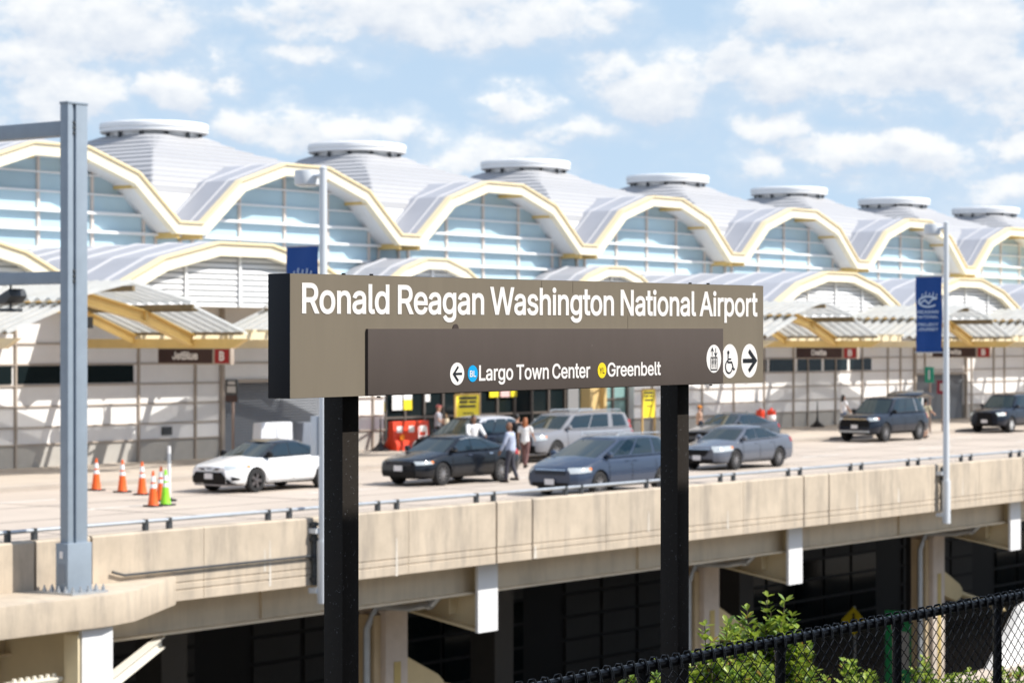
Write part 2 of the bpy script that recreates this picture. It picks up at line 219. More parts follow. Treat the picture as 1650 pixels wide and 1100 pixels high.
# ------------------------------------------------------------------ lettering (outlines stored as bezier points)
GLY = json.loads('''{"A":[0.48,[[39,0,16,0,78,170,140,339,201,509,226,509,251,509,276,509,338,339,401,170,463,0,440,0,418,0,395,0,359,101,323,202,287,302,281,321,273,344,264,372,255,400,245,435,232,478,236,478,241,478,245,478,233,435,222,399,213,371,204,343,196,320,191,302,155,202,120,101,85,0,62,0],[197,142,110,142,110,161,110,180,110,199,197,199,283,199,370,199,370,180,370,161,370,142,283,142]]],"B":[0.456,[[122,0,60,0,60,170,60,339,60,509,120,509,181,509,241,509,276,509,306,503,329,491,352,479,369,462,381,442,392,422,398,399,398,374,398,352,394,334,387,320,379,306,369,294,356,286,344,277,330,271,315,267,315,265,315,264,315,262,331,261,347,255,363,245,379,235,392,221,402,203,413,185,418,163,418,136,418,111,412,87,400,67,388,46,370,30,344,18,319,6,287,0,247,0,184,0],[125,115,125,57,165,57,205,57,245,57,284,57,313,65,330,80,347,95,355,114,355,137,355,154,351,170,342,184,334,198,321,209,306,218,290,227,271,231,248,231,207,231,166,231,125,231,125,173],[125,341,125,285,162,285,200,285,238,285,257,285,273,289,288,296,303,303,315,313,323,326,332,339,336,355,336,372,336,395,328,414,313,429,297,444,273,452,240,452,202,452,163,452,125,452,125,396]]],"C":[0.51,[[293,-7,267,-7,223,-7,184,4,150,25,116,46,89,76,70,115,50,154,40,201,40,254,40,308,50,354,70,393,89,432,116,462,150,484,184,505,223,516,267,516,293,516,317,512,340,504,363,497,384,486,402,471,420,457,436,439,448,418,460,398,468,374,473,348,451,348,430,348,408,348,404,366,398,381,389,395,381,408,370,419,357,428,345,438,331,444,315,449,300,454,284,456,267,456,236,456,208,448,184,432,159,417,139,394,125,364,111,334,103,297,103,254,103,211,111,175,125,145,140,115,159,92,184,76,209,61,236,53,267,53,284,53,300,55,315,60,331,65,345,71,357,81,370,90,381,101,389,114,398,128,404,143,408,160,430,160,451,160,473,160,469,135,460,111,448,91,436,70,421,52,402,38,384,23,363,12,341,5,318,-3]]],"D":[0.502,[[271,0,219,0,178,0,137,0,96,0,96,19,96,38,96,57,136,57,175,57,215,57,256,57,291,65,318,81,345,97,366,119,379,149,392,179,399,214,399,255,399,296,392,331,379,361,366,390,346,412,320,428,293,444,260,452,221,452,178,452,136,452,93,452,93,471,93,490,93,509,137,509,181,509,225,509,275,509,317,499,353,478,388,458,415,429,433,391,452,353,462,308,462,255,462,202,452,157,433,119,414,81,387,51,351,31,314,10],[103,509,125,509,125,339,125,170,125,0,103,0,82,0,60,0,60,170,60,339,60,509,82,509]]],"E":[0.419,[[165,0,60,0,60,170,60,339,60,509,164,509,268,509,372,509,372,490,372,471,372,452,290,452,207,452,125,452,125,396,125,341,125,286,202,286,278,286,355,286,355,267,355,248,355,229,278,229,202,229,125,229,125,172,125,114,125,57,208,57,292,57,375,57,375,38,375,19,375,0,270,0]]],"G":[0.52,[[309,-7,269,-7,223,-7,184,4,149,25,115,46,88,77,69,116,50,155,40,201,40,254,40,308,50,354,69,393,88,432,115,462,149,484,183,505,221,516,265,516,292,516,317,512,340,504,364,496,385,484,403,469,422,454,437,437,449,416,461,396,470,373,474,349,452,349,430,349,408,349,403,365,396,380,387,393,379,406,368,417,356,427,344,436,330,444,315,448,300,453,283,456,265,456,235,456,208,448,183,432,159,417,139,394,125,364,111,334,103,297,103,254,103,211,111,175,125,145,140,115,159,92,184,76,209,61,237,53,269,53,297,53,323,59,345,71,367,83,384,101,396,123,409,146,415,172,415,202,421,201,428,200,434,199,384,199,333,199,283,199,283,218,283,237,283,256,348,256,413,256,478,256,478,237,478,219,478,200,478,158,469,122,451,91,433,60,408,36,377,19,345,2]]],"I":[0.301,[[111,0,31,0,31,19,31,38,31,57,60,57,89,57,118,57,118,189,118,320,118,452,89,452,60,452,31,452,31,471,31,490,31,509,111,509,190,509,269,509,269,490,269,471,269,452,240,452,212,452,183,452,183,320,183,189,183,57,212,57,240,57,269,57,269,38,269,19,269,0,190,0]]],"J":[0.396,[[230,-7,185,-7,140,-7,104,6,75,33,47,59,33,97,33,145,33,155,33,164,33,173,55,173,76,173,98,173,98,164,98,155,98,145,98,114,106,91,122,74,137,58,159,50,185,50,211,50,232,58,248,74,264,91,272,114,272,145,272,267,272,388,272,509,293,509,315,509,336,509,336,388,336,267,336,145,336,97,322,59,294,33,266,6]]],"L":[0.393,[[160,0,60,0,60,170,60,339,60,509,82,509,103,509,125,509,125,358,125,208,125,57,203,57,282,57,361,57,361,38,361,19,361,0,261,0]]],"N":[0.523,[[82,0,60,0,60,170,60,339,60,509,85,509,111,509,136,509,205,400,274,291,343,183,349,174,355,164,363,151,370,138,379,123,388,107,396,90,405,73,414,55,411,55,408,54,405,54,403,72,401,90,401,108,400,126,399,142,399,157,399,172,399,185,399,195,399,300,399,404,399,509,420,509,442,509,463,509,463,339,463,170,463,0,438,0,412,0,387,0,325,97,264,193,202,290,194,303,186,316,177,331,169,345,159,362,148,381,137,400,123,424,108,452,111,453,115,453,119,454,120,428,121,405,122,384,123,362,124,344,124,328,125,312,125,300,125,291,125,194,125,97,125,0,103,0]]],"O":[0.533,[[311,-7,267,-7,223,-7,184,4,150,25,116,46,90,76,70,115,50,154,40,201,40,254,40,308,50,354,70,393,90,432,116,462,150,484,184,505,223,516,267,516,311,516,350,505,384,484,418,462,444,432,464,393,483,354,493,308,493,254,493,201,483,154,464,115,444,76,418,46,384,25,350,4],[236,53,267,53,297,53,325,61,349,76,374,91,394,114,408,144,423,174,430,211,430,254,430,298,423,335,408,365,394,395,374,417,349,433,325,448,297,456,267,456,236,456,209,448,184,433,159,417,140,394,125,364,111,334,103,297,103,254,103,211,111,174,125,144,140,114,159,92,184,76,209,61]]],"P":[0.445,[[82,0,60,0,60,170,60,339,60,509,118,509,177,509,235,509,274,509,307,502,332,487,358,473,377,454,390,430,402,405,409,378,409,348,409,317,402,290,390,265,377,241,358,222,332,207,307,193,274,186,235,186,193,186,151,186,109,186,109,205,109,224,109,242,150,242,191,242,233,242,259,242,281,247,297,256,313,265,325,278,333,294,341,310,344,328,344,348,344,368,341,386,333,402,325,417,313,430,297,439,280,448,259,452,232,452,196,452,160,452,125,452,125,301,125,151,125,0,103,0]]],"R":[0.449,[[82,0,60,0,60,170,60,339,60,509,119,509,177,509,236,509,275,509,307,502,333,489,359,475,378,457,390,433,403,410,409,382,409,352,409,321,403,295,390,271,378,248,359,230,333,217,307,204,275,198,236,198,189,198,143,198,96,198,96,217,96,236,96,255,142,255,188,255,234,255,260,255,281,259,298,267,314,275,326,286,334,300,341,315,345,332,345,352,345,372,341,390,334,405,326,420,314,431,298,440,281,448,259,452,233,452,197,452,161,452,125,452,125,301,125,151,125,0,103,0],[378,0,353,0,312,76,271,153,230,229,254,229,279,229,303,229,344,153,386,76,428,0,403,0]]],"S":[0.447,[[263,-9,224,-9,187,-9,155,-3,128,9,100,21,79,38,64,60,49,82,40,107,38,137,60,137,82,137,104,137,106,117,112,101,123,88,134,75,149,65,166,59,184,52,203,49,224,49,247,49,268,53,286,60,304,68,319,78,329,92,340,105,346,121,346,139,346,155,341,169,332,179,323,189,311,198,296,205,281,211,264,217,245,222,224,228,204,234,184,239,142,251,109,268,86,289,63,311,52,339,52,372,52,401,60,426,75,448,90,469,111,486,138,498,164,510,194,516,227,516,261,516,290,510,316,498,342,486,362,469,377,449,392,428,400,404,401,378,380,378,358,378,337,378,335,403,323,423,302,437,281,451,256,459,225,459,203,459,184,455,167,448,151,441,138,431,129,418,120,406,115,391,115,376,115,358,120,344,131,334,142,323,154,314,169,308,184,302,199,297,212,293,230,289,247,284,264,279,279,275,295,270,312,264,328,257,344,248,359,238,373,227,385,214,395,198,404,181,408,162,408,139,408,111,401,86,386,64,372,41,351,24,323,11,296,-2]]],"T":[0.449,[[85,452,32,452,32,471,32,490,32,509,160,509,288,509,417,509,417,490,417,471,417,452,363,452,310,452,257,452,257,301,257,151,257,0,235,0,214,0,193,0,193,151,193,301,193,452,139,452]]],"U":[0.517,[[299,-8,259,-8,219,-8,184,0,154,15,124,31,101,53,85,80,68,107,60,138,60,173,60,285,60,397,60,509,81,509,103,509,124,509,124,399,124,288,124,178,124,154,130,132,141,113,152,94,167,79,187,68,207,57,231,52,259,52,287,52,311,57,331,68,351,79,366,94,377,113,387,132,393,154,393,178,393,288,393,399,393,509,414,509,436,509,457,509,457,397,457,285,457,173,457,138,449,107,433,80,416,53,393,31,363,15,334,0]]],"W":[0.686,[[180,0,155,0,109,170,63,339,16,509,38,509,60,509,82,509,109,404,136,300,163,196,168,179,172,163,175,145,179,128,183,111,187,94,190,76,194,58,197,40,194,40,192,40,189,40,193,58,196,76,200,94,203,111,207,128,211,145,215,163,220,179,224,196,251,300,279,404,306,509,331,509,355,509,380,509,407,404,434,300,462,196,466,179,470,163,474,145,478,128,482,111,486,94,490,76,494,58,497,40,494,40,491,40,488,40,492,58,495,76,499,94,502,111,506,128,510,145,515,163,519,179,523,196,550,300,576,404,603,509,625,509,647,509,670,509,623,339,577,170,530,0,505,0,480,0,455,0,426,108,397,215,368,323,362,344,357,367,351,391,346,416,341,444,336,475,341,475,345,475,350,475,345,445,340,419,335,395,330,371,324,347,318,323,289,215,260,108,230,0,205,0]]],"Y":[0.472,[[225,0,203,0,203,69,203,139,203,208,141,308,79,409,16,509,41,509,66,509,91,509,125,454,159,399,192,344,203,326,213,309,222,292,231,275,240,255,250,230,241,230,232,230,224,230,233,255,242,276,251,293,260,310,270,327,280,344,314,399,347,454,381,509,406,509,430,509,455,509,393,409,330,308,268,208,268,139,268,69,268,0,247,0]]],"a":[0.389,[[182,-9,160,-9,136,-9,114,-4,94,5,75,14,59,27,48,45,36,62,30,83,30,108,30,130,35,147,43,161,52,175,63,185,78,193,92,201,108,207,125,211,143,215,160,218,178,220,201,223,219,225,234,227,248,228,258,231,265,235,272,239,276,245,276,255,276,255,276,256,276,257,276,272,273,286,267,297,261,308,252,316,240,322,228,328,213,331,196,331,178,331,162,328,149,322,136,317,126,309,118,301,110,292,104,283,100,274,80,280,61,285,41,291,50,314,62,332,79,346,95,360,113,369,133,375,153,381,173,384,194,384,208,384,223,383,239,379,255,376,271,370,286,360,301,351,313,338,322,320,332,303,337,280,337,251,337,168,337,84,337,0,317,0,297,0,277,0,277,17,277,35,277,52,275,52,274,52,272,52,268,43,261,34,252,25,243,15,230,7,215,1,200,-5],[155,45,170,45,193,45,212,50,228,59,243,68,255,79,263,93,271,107,276,122,276,138,276,155,276,173,276,190,273,187,268,184,259,182,251,180,242,178,231,176,221,174,210,172,200,171,190,170,182,169,175,168,161,166,147,163,134,159,121,154,111,148,103,139,96,131,92,119,92,105,92,92,95,81,102,72,109,63,118,57,130,52,142,48]]],"b":[0.424,[[261,-8,229,-8,206,-8,187,-4,172,4,158,12,146,21,138,31,129,42,123,51,118,59,116,59,114,59,112,59,112,39,112,20,112,0,92,0,72,0,53,0,53,170,53,339,53,509,73,509,93,509,114,509,114,446,114,382,114,319,115,319,117,319,118,319,123,327,129,336,137,346,145,356,157,365,171,373,186,381,205,384,229,384,261,384,289,376,313,361,337,345,356,322,370,293,383,263,390,229,390,189,390,149,383,114,370,84,356,55,337,32,313,16,289,0],[197,47,220,47,244,47,263,53,279,66,295,78,308,95,316,117,324,138,328,162,328,189,328,216,324,240,316,261,308,282,296,299,280,311,264,324,244,330,220,330,197,330,177,324,161,312,145,300,133,284,125,263,117,242,113,217,113,189,113,161,117,136,125,115,133,94,146,77,162,65,178,53]]],"d":[0.424,[[219,-8,195,-8,164,-8,136,0,111,16,87,32,68,55,55,84,41,114,34,149,34,189,34,229,41,263,55,293,69,322,88,345,112,361,136,376,164,384,196,384,219,384,238,381,253,373,268,365,279,356,287,346,296,336,302,327,306,319,308,319,309,319,311,319,311,382,311,446,311,509,331,509,351,509,372,509,372,339,372,170,372,0,352,0,332,0,313,0,313,20,313,39,313,59,311,59,309,59,307,59,302,51,295,42,287,31,278,21,267,12,252,4,238,-4],[181,47,205,47,227,47,247,53,263,65,279,77,291,94,299,115,308,136,312,161,312,189,312,217,308,242,300,263,292,284,279,300,263,312,247,324,228,330,205,330,181,330,161,324,145,311,129,299,116,282,108,261,100,240,96,216,96,189,96,162,100,138,109,117,117,95,129,78,145,66,161,53]]],"e":[0.404,[[238,-8,212,-8,175,-8,143,0,117,16,90,33,70,56,56,85,41,114,34,148,34,187,34,226,41,260,55,290,69,319,89,343,115,359,141,376,171,384,205,384,226,384,246,381,266,374,285,367,303,356,319,341,335,326,348,306,357,282,366,258,371,228,371,194,371,186,371,178,371,169,272,169,174,169,75,169,75,187,75,204,75,221,163,221,250,221,338,221,329,215,319,208,310,202,310,227,306,249,298,269,290,288,278,303,263,314,247,325,228,330,205,330,182,330,163,325,146,313,130,302,118,288,109,270,100,251,96,232,96,211,96,200,96,189,96,178,96,150,101,126,110,106,120,87,134,72,151,61,168,51,189,46,212,46,228,46,241,48,254,53,266,57,277,64,285,73,294,82,301,93,306,105,325,101,345,96,365,91,359,71,349,54,335,39,321,24,303,13,283,4,262,-4]]],"g":[0.425,[[238,-151,207,-151,179,-151,155,-147,134,-140,113,-132,96,-123,82,-110,69,-98,58,-84,51,-69,67,-60,84,-50,101,-41,107,-49,113,-57,122,-66,130,-75,141,-82,154,-88,168,-94,186,-97,207,-97,238,-97,263,-90,282,-75,302,-60,311,-37,311,-6,311,19,311,44,311,68,310,68,308,68,306,68,301,60,295,51,287,41,278,32,267,23,252,16,238,8,219,5,195,5,164,5,137,12,113,27,88,41,69,62,55,90,41,118,34,152,34,191,34,230,41,264,55,293,69,322,88,345,112,361,137,376,165,384,196,384,220,384,239,381,253,373,268,365,280,356,288,346,297,336,303,327,308,319,309,319,311,319,313,319,313,339,313,359,313,379,333,379,353,379,372,379,372,250,372,121,372,-9,372,-42,365,-69,350,-90,335,-111,316,-126,291,-136,266,-146],[181,59,205,59,228,59,248,64,264,75,280,86,292,101,300,121,308,141,312,165,312,193,312,220,308,243,300,264,292,284,280,301,264,312,248,324,228,330,205,330,181,330,161,324,145,312,129,299,117,283,109,262,100,242,96,219,96,193,96,166,100,143,109,123,117,103,129,87,145,76,162,65]]],"h":[0.41,[[114,249,114,227,114,151,114,76,114,0,93,0,73,0,53,0,53,170,53,339,53,509,73,509,93,509,114,509,114,435,114,361,114,287,110,287,106,287,102,287,114,322,131,347,152,362,174,377,199,384,227,384,253,384,276,379,295,369,315,358,330,342,341,321,352,299,357,273,357,240,357,160,357,80,357,0,337,0,316,0,296,0,296,78,296,157,296,235,296,265,288,288,273,304,258,321,237,329,210,329,192,329,175,325,161,317,146,309,135,298,126,283,118,267]]],"i":[0.167,[[73,0,53,0,53,126,53,253,53,379,73,379,93,379,114,379,114,253,114,126,114,0,93,0],[95,443,84,443,72,443,62,447,54,455,45,462,41,472,41,483,41,494,45,504,54,512,62,520,72,524,84,524,95,524,106,520,114,512,122,504,126,494,126,483,126,472,122,462,114,455,106,447]]],"l":[0.189,[[147,-2,139,-2,110,-2,88,5,74,20,60,35,53,57,53,84,53,226,53,367,53,509,73,509,93,509,114,509,114,372,114,235,114,99,114,81,116,69,120,62,125,55,133,52,146,52,152,52,157,52,160,53,164,53,167,54,170,54,173,37,177,20,181,3,175,1,169,0,162,-1,154,-2]]],"n":[0.41,[[114,249,114,227,114,151,114,76,114,0,93,0,73,0,53,0,53,126,53,253,53,379,72,379,92,379,112,379,112,349,112,318,112,287,109,287,106,287,102,287,114,322,131,347,152,362,174,377,199,384,227,384,253,384,276,379,295,369,314,358,330,342,341,321,352,299,357,273,357,240,357,160,357,80,357,0,337,0,316,0,296,0,296,78,296,157,296,235,296,265,288,288,273,304,258,321,237,329,210,329,192,329,175,325,161,317,146,309,135,298,126,283,118,267]]],"o":[0.415,[[242,-8,207,-8,173,-8,143,0,117,16,91,33,71,56,56,85,41,114,34,149,34,187,34,227,41,262,56,291,71,321,91,343,117,360,143,376,173,384,207,384,242,384,273,376,299,360,325,343,345,321,359,291,374,262,381,227,381,187,381,149,374,114,359,85,345,56,325,33,299,16,273,0],[182,46,207,46,233,46,254,53,270,66,287,79,299,96,307,117,315,139,319,162,319,187,319,213,315,236,307,258,299,280,287,297,270,310,254,323,233,330,207,330,182,330,161,323,145,310,129,297,116,280,108,258,100,237,96,213,96,187,96,162,100,139,108,117,116,96,129,79,145,66,161,53]]],"p":[0.424,[[73,-143,53,-143,53,31,53,205,53,379,72,379,92,379,112,379,112,359,112,339,112,319,114,319,116,319,118,319,123,327,129,336,137,346,145,356,157,365,171,373,186,381,205,384,229,384,261,384,289,376,313,361,337,345,356,322,370,293,383,263,390,229,390,189,390,149,383,114,370,84,356,55,337,32,313,16,289,0,261,-8,229,-8,206,-8,187,-4,173,4,158,12,146,21,138,31,130,42,123,51,118,59,117,59,115,59,114,59,114,-8,114,-76,114,-143,93,-143],[197,47,220,47,244,47,263,53,279,66,295,78,308,95,316,117,324,138,328,162,328,189,328,216,324,240,316,261,308,282,296,299,280,311,264,324,244,330,220,330,197,330,177,324,161,312,145,300,133,284,125,263,117,242,113,217,113,189,113,161,117,136,125,115,133,94,146,77,162,65,178,53]]],"r":[0.259,[[73,0,53,0,53,126,53,253,53,379,72,379,92,379,112,379,112,360,112,340,112,321,113,321,114,321,115,321,122,340,135,355,152,367,170,379,190,385,213,385,218,385,223,385,229,384,235,384,240,384,243,384,243,363,243,343,243,322,242,323,237,323,230,324,223,325,215,326,207,326,189,326,173,322,159,315,145,307,134,297,126,284,118,270,114,255,114,237,114,158,114,79,114,0,93,0]]],"s":[0.365,[[211,-8,182,-8,156,-8,133,-4,112,3,92,11,75,23,62,38,49,53,40,72,36,94,55,98,74,102,94,107,99,86,109,70,124,60,139,50,158,45,181,45,208,45,229,51,244,62,260,74,268,87,268,103,268,116,263,127,254,136,245,144,231,151,212,155,191,160,170,165,149,170,115,178,89,191,72,208,55,225,47,247,47,274,47,296,53,315,65,332,77,348,94,361,115,370,136,380,160,384,187,384,213,384,235,380,254,372,272,365,287,353,299,339,310,325,319,309,324,290,305,286,287,281,268,277,263,292,255,304,243,316,230,327,212,333,187,333,165,333,146,327,131,317,116,306,109,293,109,277,109,263,114,252,124,243,134,235,150,228,172,223,191,218,210,214,229,209,264,201,290,188,306,171,323,154,331,133,331,107,331,84,325,64,312,47,300,30,282,16,260,6,237,-3]]],"t":[0.227,[[138,379,204,379,204,362,204,344,204,327,138,327,72,327,6,327,6,344,6,362,6,379,72,379],[65,345,65,471,85,471,106,471,126,471,126,347,126,222,126,98,126,81,129,69,136,61,143,54,154,50,170,50,174,50,179,50,185,51,191,52,197,53,202,54,206,36,209,19,213,2,207,0,200,-2,192,-3,184,-4,176,-4,168,-4,136,-4,110,4,92,21,74,38,65,62,65,93,65,219]]],"u":[0.41,[[211,-5,182,-5,157,-5,134,0,115,11,95,21,80,37,69,59,58,80,53,107,53,139,53,219,53,299,53,379,73,379,93,379,114,379,114,301,114,222,114,144,114,114,121,91,137,75,152,58,173,50,200,50,218,50,235,54,249,62,264,70,275,81,283,97,292,112,296,131,296,153,296,228,296,304,296,379,316,379,337,379,357,379,357,253,357,126,357,0,337,0,318,0,298,0,298,31,298,61,298,92,301,92,304,92,307,92,295,57,279,32,257,17,235,2]]],"w":[0.567,[[158,0,138,0,99,126,61,253,23,379,44,379,66,379,87,379,103,324,118,269,133,214,140,191,147,165,154,137,161,108,168,76,175,41,172,41,168,41,165,41,172,75,179,106,186,135,193,163,199,190,206,214,221,269,237,324,252,379,273,379,295,379,316,379,332,324,347,269,362,214,368,190,375,164,382,136,388,107,395,76,402,41,399,41,395,41,391,41,399,75,406,107,413,135,420,164,427,190,434,214,449,269,465,324,480,379,502,379,523,379,545,379,506,253,468,126,429,0,409,0,389,0,368,0,352,57,335,114,319,172,314,189,309,207,305,225,300,243,295,261,291,280,286,299,281,318,277,338,281,338,286,338,291,338,286,319,281,299,277,280,272,261,267,243,263,225,258,206,253,189,248,172,231,114,215,57,199,0,178,0]]]}''')
# a plain flat-topped t
def _poly(pts): return [[a for x, y in [p] for a in (x, y, x, y, x, y)] for p in pts]
GLY['t'] = [.232, [[c for p in _poly([(70, 500), (70, 382), (12, 382), (12, 326), (70, 326), (70, 92), (84, 30), (140, -2), (214, 2), (214, 58), (160, 58), (140, 70), (134, 100), (134, 326), (214, 326), (214, 382), (134, 382), (134, 500)]) for c in p]]]
CAP = .509
from mathutils.geometry import delaunay_2d_cdt
GCACHE = {}
def glyph_mesh(ch, bold):
    """fill a glyph from its outline loops, thickened by bold (em units)"""
    if (ch, bold) in GCACHE: return GCACHE[ch, bold]
    loops = []
    for sp in GLY[ch][1]:
        n = len(sp) // 6; pts = []
        for i in range(n):
            a = [c / 1000. for c in sp[6 * i:6 * i + 6]]; j = (i + 1) % n; q = [c / 1000. for c in sp[6 * j:6 * j + 6]]
            p0, p1, p2, p3 = (a[2], a[3]), (a[4], a[5]), (q[0], q[1]), (q[2], q[3])
            chord = math.hypot(p3[0] - p0[0], p3[1] - p0[1]) + 1e-9
            dev = max(abs((p[0] - p0[0]) * (p3[1] - p0[1]) - (p[1] - p0[1]) * (p3[0] - p0[0])) / chord for p in (p1, p2))
            m = 1 if dev < .002 else 7
            for k in range(m):
                t = k / m; u = 1 - t
                pts.append((u ** 3 * p0[0] + 3 * u * u * t * p1[0] + 3 * u * t * t * p2[0] + t ** 3 * p3[0], u ** 3 * p0[1] + 3 * u * u * t * p1[1] + 3 * u * t * t * p2[1] + t ** 3 * p3[1]))
        q = [pts[0]]
        for p in pts[1:]:
            if math.hypot(p[0] - q[-1][0], p[1] - q[-1][1]) > .0015: q.append(p)
        if math.hypot(q[0][0] - q[-1][0], q[0][1] - q[-1][1]) < .0015: q.pop()
        loops.append(q)
    area = lambda q: sum(q[i - 1][0] * q[i][1] - q[i][0] * q[i - 1][1] for i in range(len(q)))
    big = max(loops, key=lambda q: abs(area(q))); sg = 1 if area(big) > 0 else -1
    out = []
    for q in loops:
        n = len(q); r = []
        for i in range(n):
            a, c, d = Vector(q[i - 1]), Vector(q[i]), Vector(q[(i + 1) % n]); e1, e2 = (c - a).normalized(), (d - c).normalized()
            n1, n2 = Vector((e1.y, -e1.x)) * sg, Vector((e2.y, -e2.x)) * sg; m = n1 + n2
            m = m / max(.5, m.dot(n1)) if m.length > 1e-4 else n1
            r.append(c + m * bold)
        out.append(r)
    V, E_ = [], []
    for r in out:
        k = len(V); V += r; E_ += [(k + i, k + (i + 1) % len(r)) for i in range(len(r))]
    vs, es, fs, _, _, _ = delaunay_2d_cdt(V, E_, [], 0, 1e-6)
    keep = []
    for f in fs:
        cx = sum(vs[i].x for i in f) / 3; cy = sum(vs[i].y for i in f) / 3; w = 0
        for r in out:
            for i in range(len(r)):
                a, c = r[i - 1], r[i]
                if (a.y <= cy) != (c.y <= cy):
                    x = a.x + (cy - a.y) / (c.y - a.y) * (c.x - a.x)
                    if x > cx: w += 1 if c.y > a.y else -1
        if w * sg > 0: keep.append(tuple(f))
    GCACHE[ch, bold] = ([(v.x, v.y) for v in vs], keep); return GCACHE[ch, bold]
def text_curve(txt, bold=0., track=0., space=.2):
    x = 0.; V, F = [], []
    for ch in txt:
        if ch == ' ': x += space; continue
        vs, fs = glyph_mesh(ch, bold); k = len(V)
        V += [(a + x, b_) for a, b_ in vs]; F += [tuple(i + k for i in f) for f in fs]
        x += GLY[ch][0] + track
    return V, F
def put_text(mb, txt, org, xdir, cap, width=None, bold=0., track=0., align='l', mi=0, zdir=(0, 0, 1), depth=0., space=.2):
    V, F = text_curve(txt, bold, track, space)
    k = cap / (CAP + 2 * bold); x0 = min(v[0] for v in V); x1 = max(v[0] for v in V)
    kx = width / (x1 - x0) if width else k
    sh = {'l': 0, 'c': -(x1 - x0) * kx / 2, 'r': -(x1 - x0) * kx}[align]
    org, xdir, zdir = Vector(org), Vector(xdir), Vector(zdir); vs = []
    for v in V: vs.append(org + xdir * ((v[0] - x0) * kx + sh) + zdir * ((v[1] + bold) * k))
    mb.add(vs, F, mi)
    return (x1 - x0) * kx
def disc(mb, c, xdir, rx, rz, n=40, mi=0):
    c, xdir = Vector(c), Vector(xdir)
    mb.add([c + xdir * rx * math.cos(2 * math.pi * i / n) + Vector((0, 0, rz * math.sin(2 * math.pi * i / n))) for i in range(n)], [tuple(range(n))], mi)
def stroke(mb, pts, w, org, xdir, mi=0):
    """flat polyline of constant width in the (xdir, z) plane, mitred"""
    P = [Vector(p) for p in pts]; org, xdir = Vector(org), Vector(xdir); L_, R_ = [], []
    for i in range(len(P)):
        a = (P[i] - P[i - 1]).normalized() if i else (P[1] - P[0]).normalized()
        b = (P[i + 1] - P[i]).normalized() if i < len(P) - 1 else a
        na, nb_ = Vector((-a.y, a.x)), Vector((-b.y, b.x)); m = na + nb_
        m = m / max(.25, m.dot(na)) if m.length > 1e-5 else na
        L_.append(P[i] + m * w / 2); R_.append(P[i] - m * w / 2)
    to = lambda q: org + xdir * q.x + Vector((0, 0, q.y))
    n = len(P)
    mb.add([to(q) for q in L_] + [to(q) for q in R_], [(i, i + 1, n + i + 1, n + i) for i in range(n - 1)], mi)
def poly2(mb, pts, org, xdir, mi=0):
    org, xdir = Vector(org), Vector(xdir)
    mb.add([org + xdir * p[0] + Vector((0, 0, p[1])) for p in pts], [tuple(range(len(pts)))], mi)
SUN_E, SKY_S, EXPO, FSTOP = 4.3, .15, .54, 6.0
SKY_LO, SKY_HI = (.42, .535, .655), (.34, .465, .61)
CLOUD_D, CLOUD_L = (.49, .535, .605), (.70, .71, .715)
# ------------------------------------------------------------------ palette
CONC = mat('weathered_concrete', (.52, .435, .335), .85, var=.16, scale=1.1, streak=(.72, 1.25, (1.7, 1, .3)), streakcol=(.24, .21, .18), bump=.25, bscale=30)
CONC2 = mat('column_concrete', (.58, .50, .43), .85, var=.12, scale=2, bump=.2, bscale=25)
ROAD = mat('road_concrete', (.50, .425, .355), .9, var=.1, scale=.35, streak=(.22, .5, (.12, 1, 1)), streakcol=(.30, .26, .22), bump=.15, bscale=20)
WALK = mat('sidewalk_concrete', (.50, .43, .36), .9, var=.1, scale=.6, bump=.12, bscale=20)
LINE = mat('road_paint', (.68, .66, .62), .7, var=.2, scale=3)
CREAM = mat('cream_paint', (.74, .63, .42), .5, var=.05, scale=2)
GIRD = mat('girder_paint', (.76, .64, .47), .55, var=.08, scale=1.2, streak=(.3, 1.2, (2, 1, .2)))
RIMW = mat('arch_cream', (.85, .77, .59), .45, var=.04, scale=1.5)
RIMY = mat('arch_yellow_edge', (.82, .68, .43), .45)
YEL = mat('yellow_paint', (.74, .52, .19), .45, var=.08, scale=2)
PANEL = mat('white_wall_panel', (.80, .785, .775), .5, var=.05, scale=.8)
MULL = mat('wall_mullion', (.40, .34, .29), .5)
WMULL = mat('window_mullion', (.72, .62, .55), .5)
TRANS = mat('white_transom', (.80, .80, .80), .45)
GBLUE = mat('blue_fritted_glass', (.46, .615, .69), .10, var=.05, scale=.5, spec=.45, pane=(2.74, .72, .44))
DGLASS = mat('dark_glass', (.010, .016, .018), .08, spec=.16)
TEAL = mat('teal_glass', (.22, .36, .35), .1, var=.1, scale=1)
ROOF = mat('metal_roof', (.41, .41, .42), .55, metal=.0, var=.05, scale=.8, stretch=(.2, .2, 4))
ROOFB = mat('barrel_roof', (.38, .388, .42), .45, spec=.25, var=.08, scale=.4)
SEAM = mat('roof_seam', (.54, .54, .555), .5)
WHITE = mat('white_paint', (.80, .80, .80), .4, var=.03, scale=2)
LOUV = mat('white_louvre', (.76, .76, .76), .5)
CORR = mat('corrugated_sheet', (.66, .68, .67), .4, var=.10, scale=1.5, trans=.45, clear=.16)
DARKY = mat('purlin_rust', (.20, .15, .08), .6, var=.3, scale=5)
SHUT = mat('steel_shutter', (.22, .235, .26), .45, metal=.2, var=.06, scale=1)
BASEC = mat('base_stone', (.42, .40, .37), .8, var=.08, scale=2)
BLACK = mat('black_paint', (.010, .010, .012), .42, var=.2, scale=6)
POSTB = mat('black_post', (.024, .020, .017), .6, spec=.12, speck=(60, .69, (.11, .11, .115)), bump=.1, bscale=60)
SIGNF = mat('bronze_panel', (.200, .172, .132), .5, spec=.25, speck=(52, .795, (.34, .31, .26)), var=.05, scale=3, stretch=(3, 1, .4), streak=(.16, 3.0, (3, 1, .35)), streakcol=(.15, .127, .097))
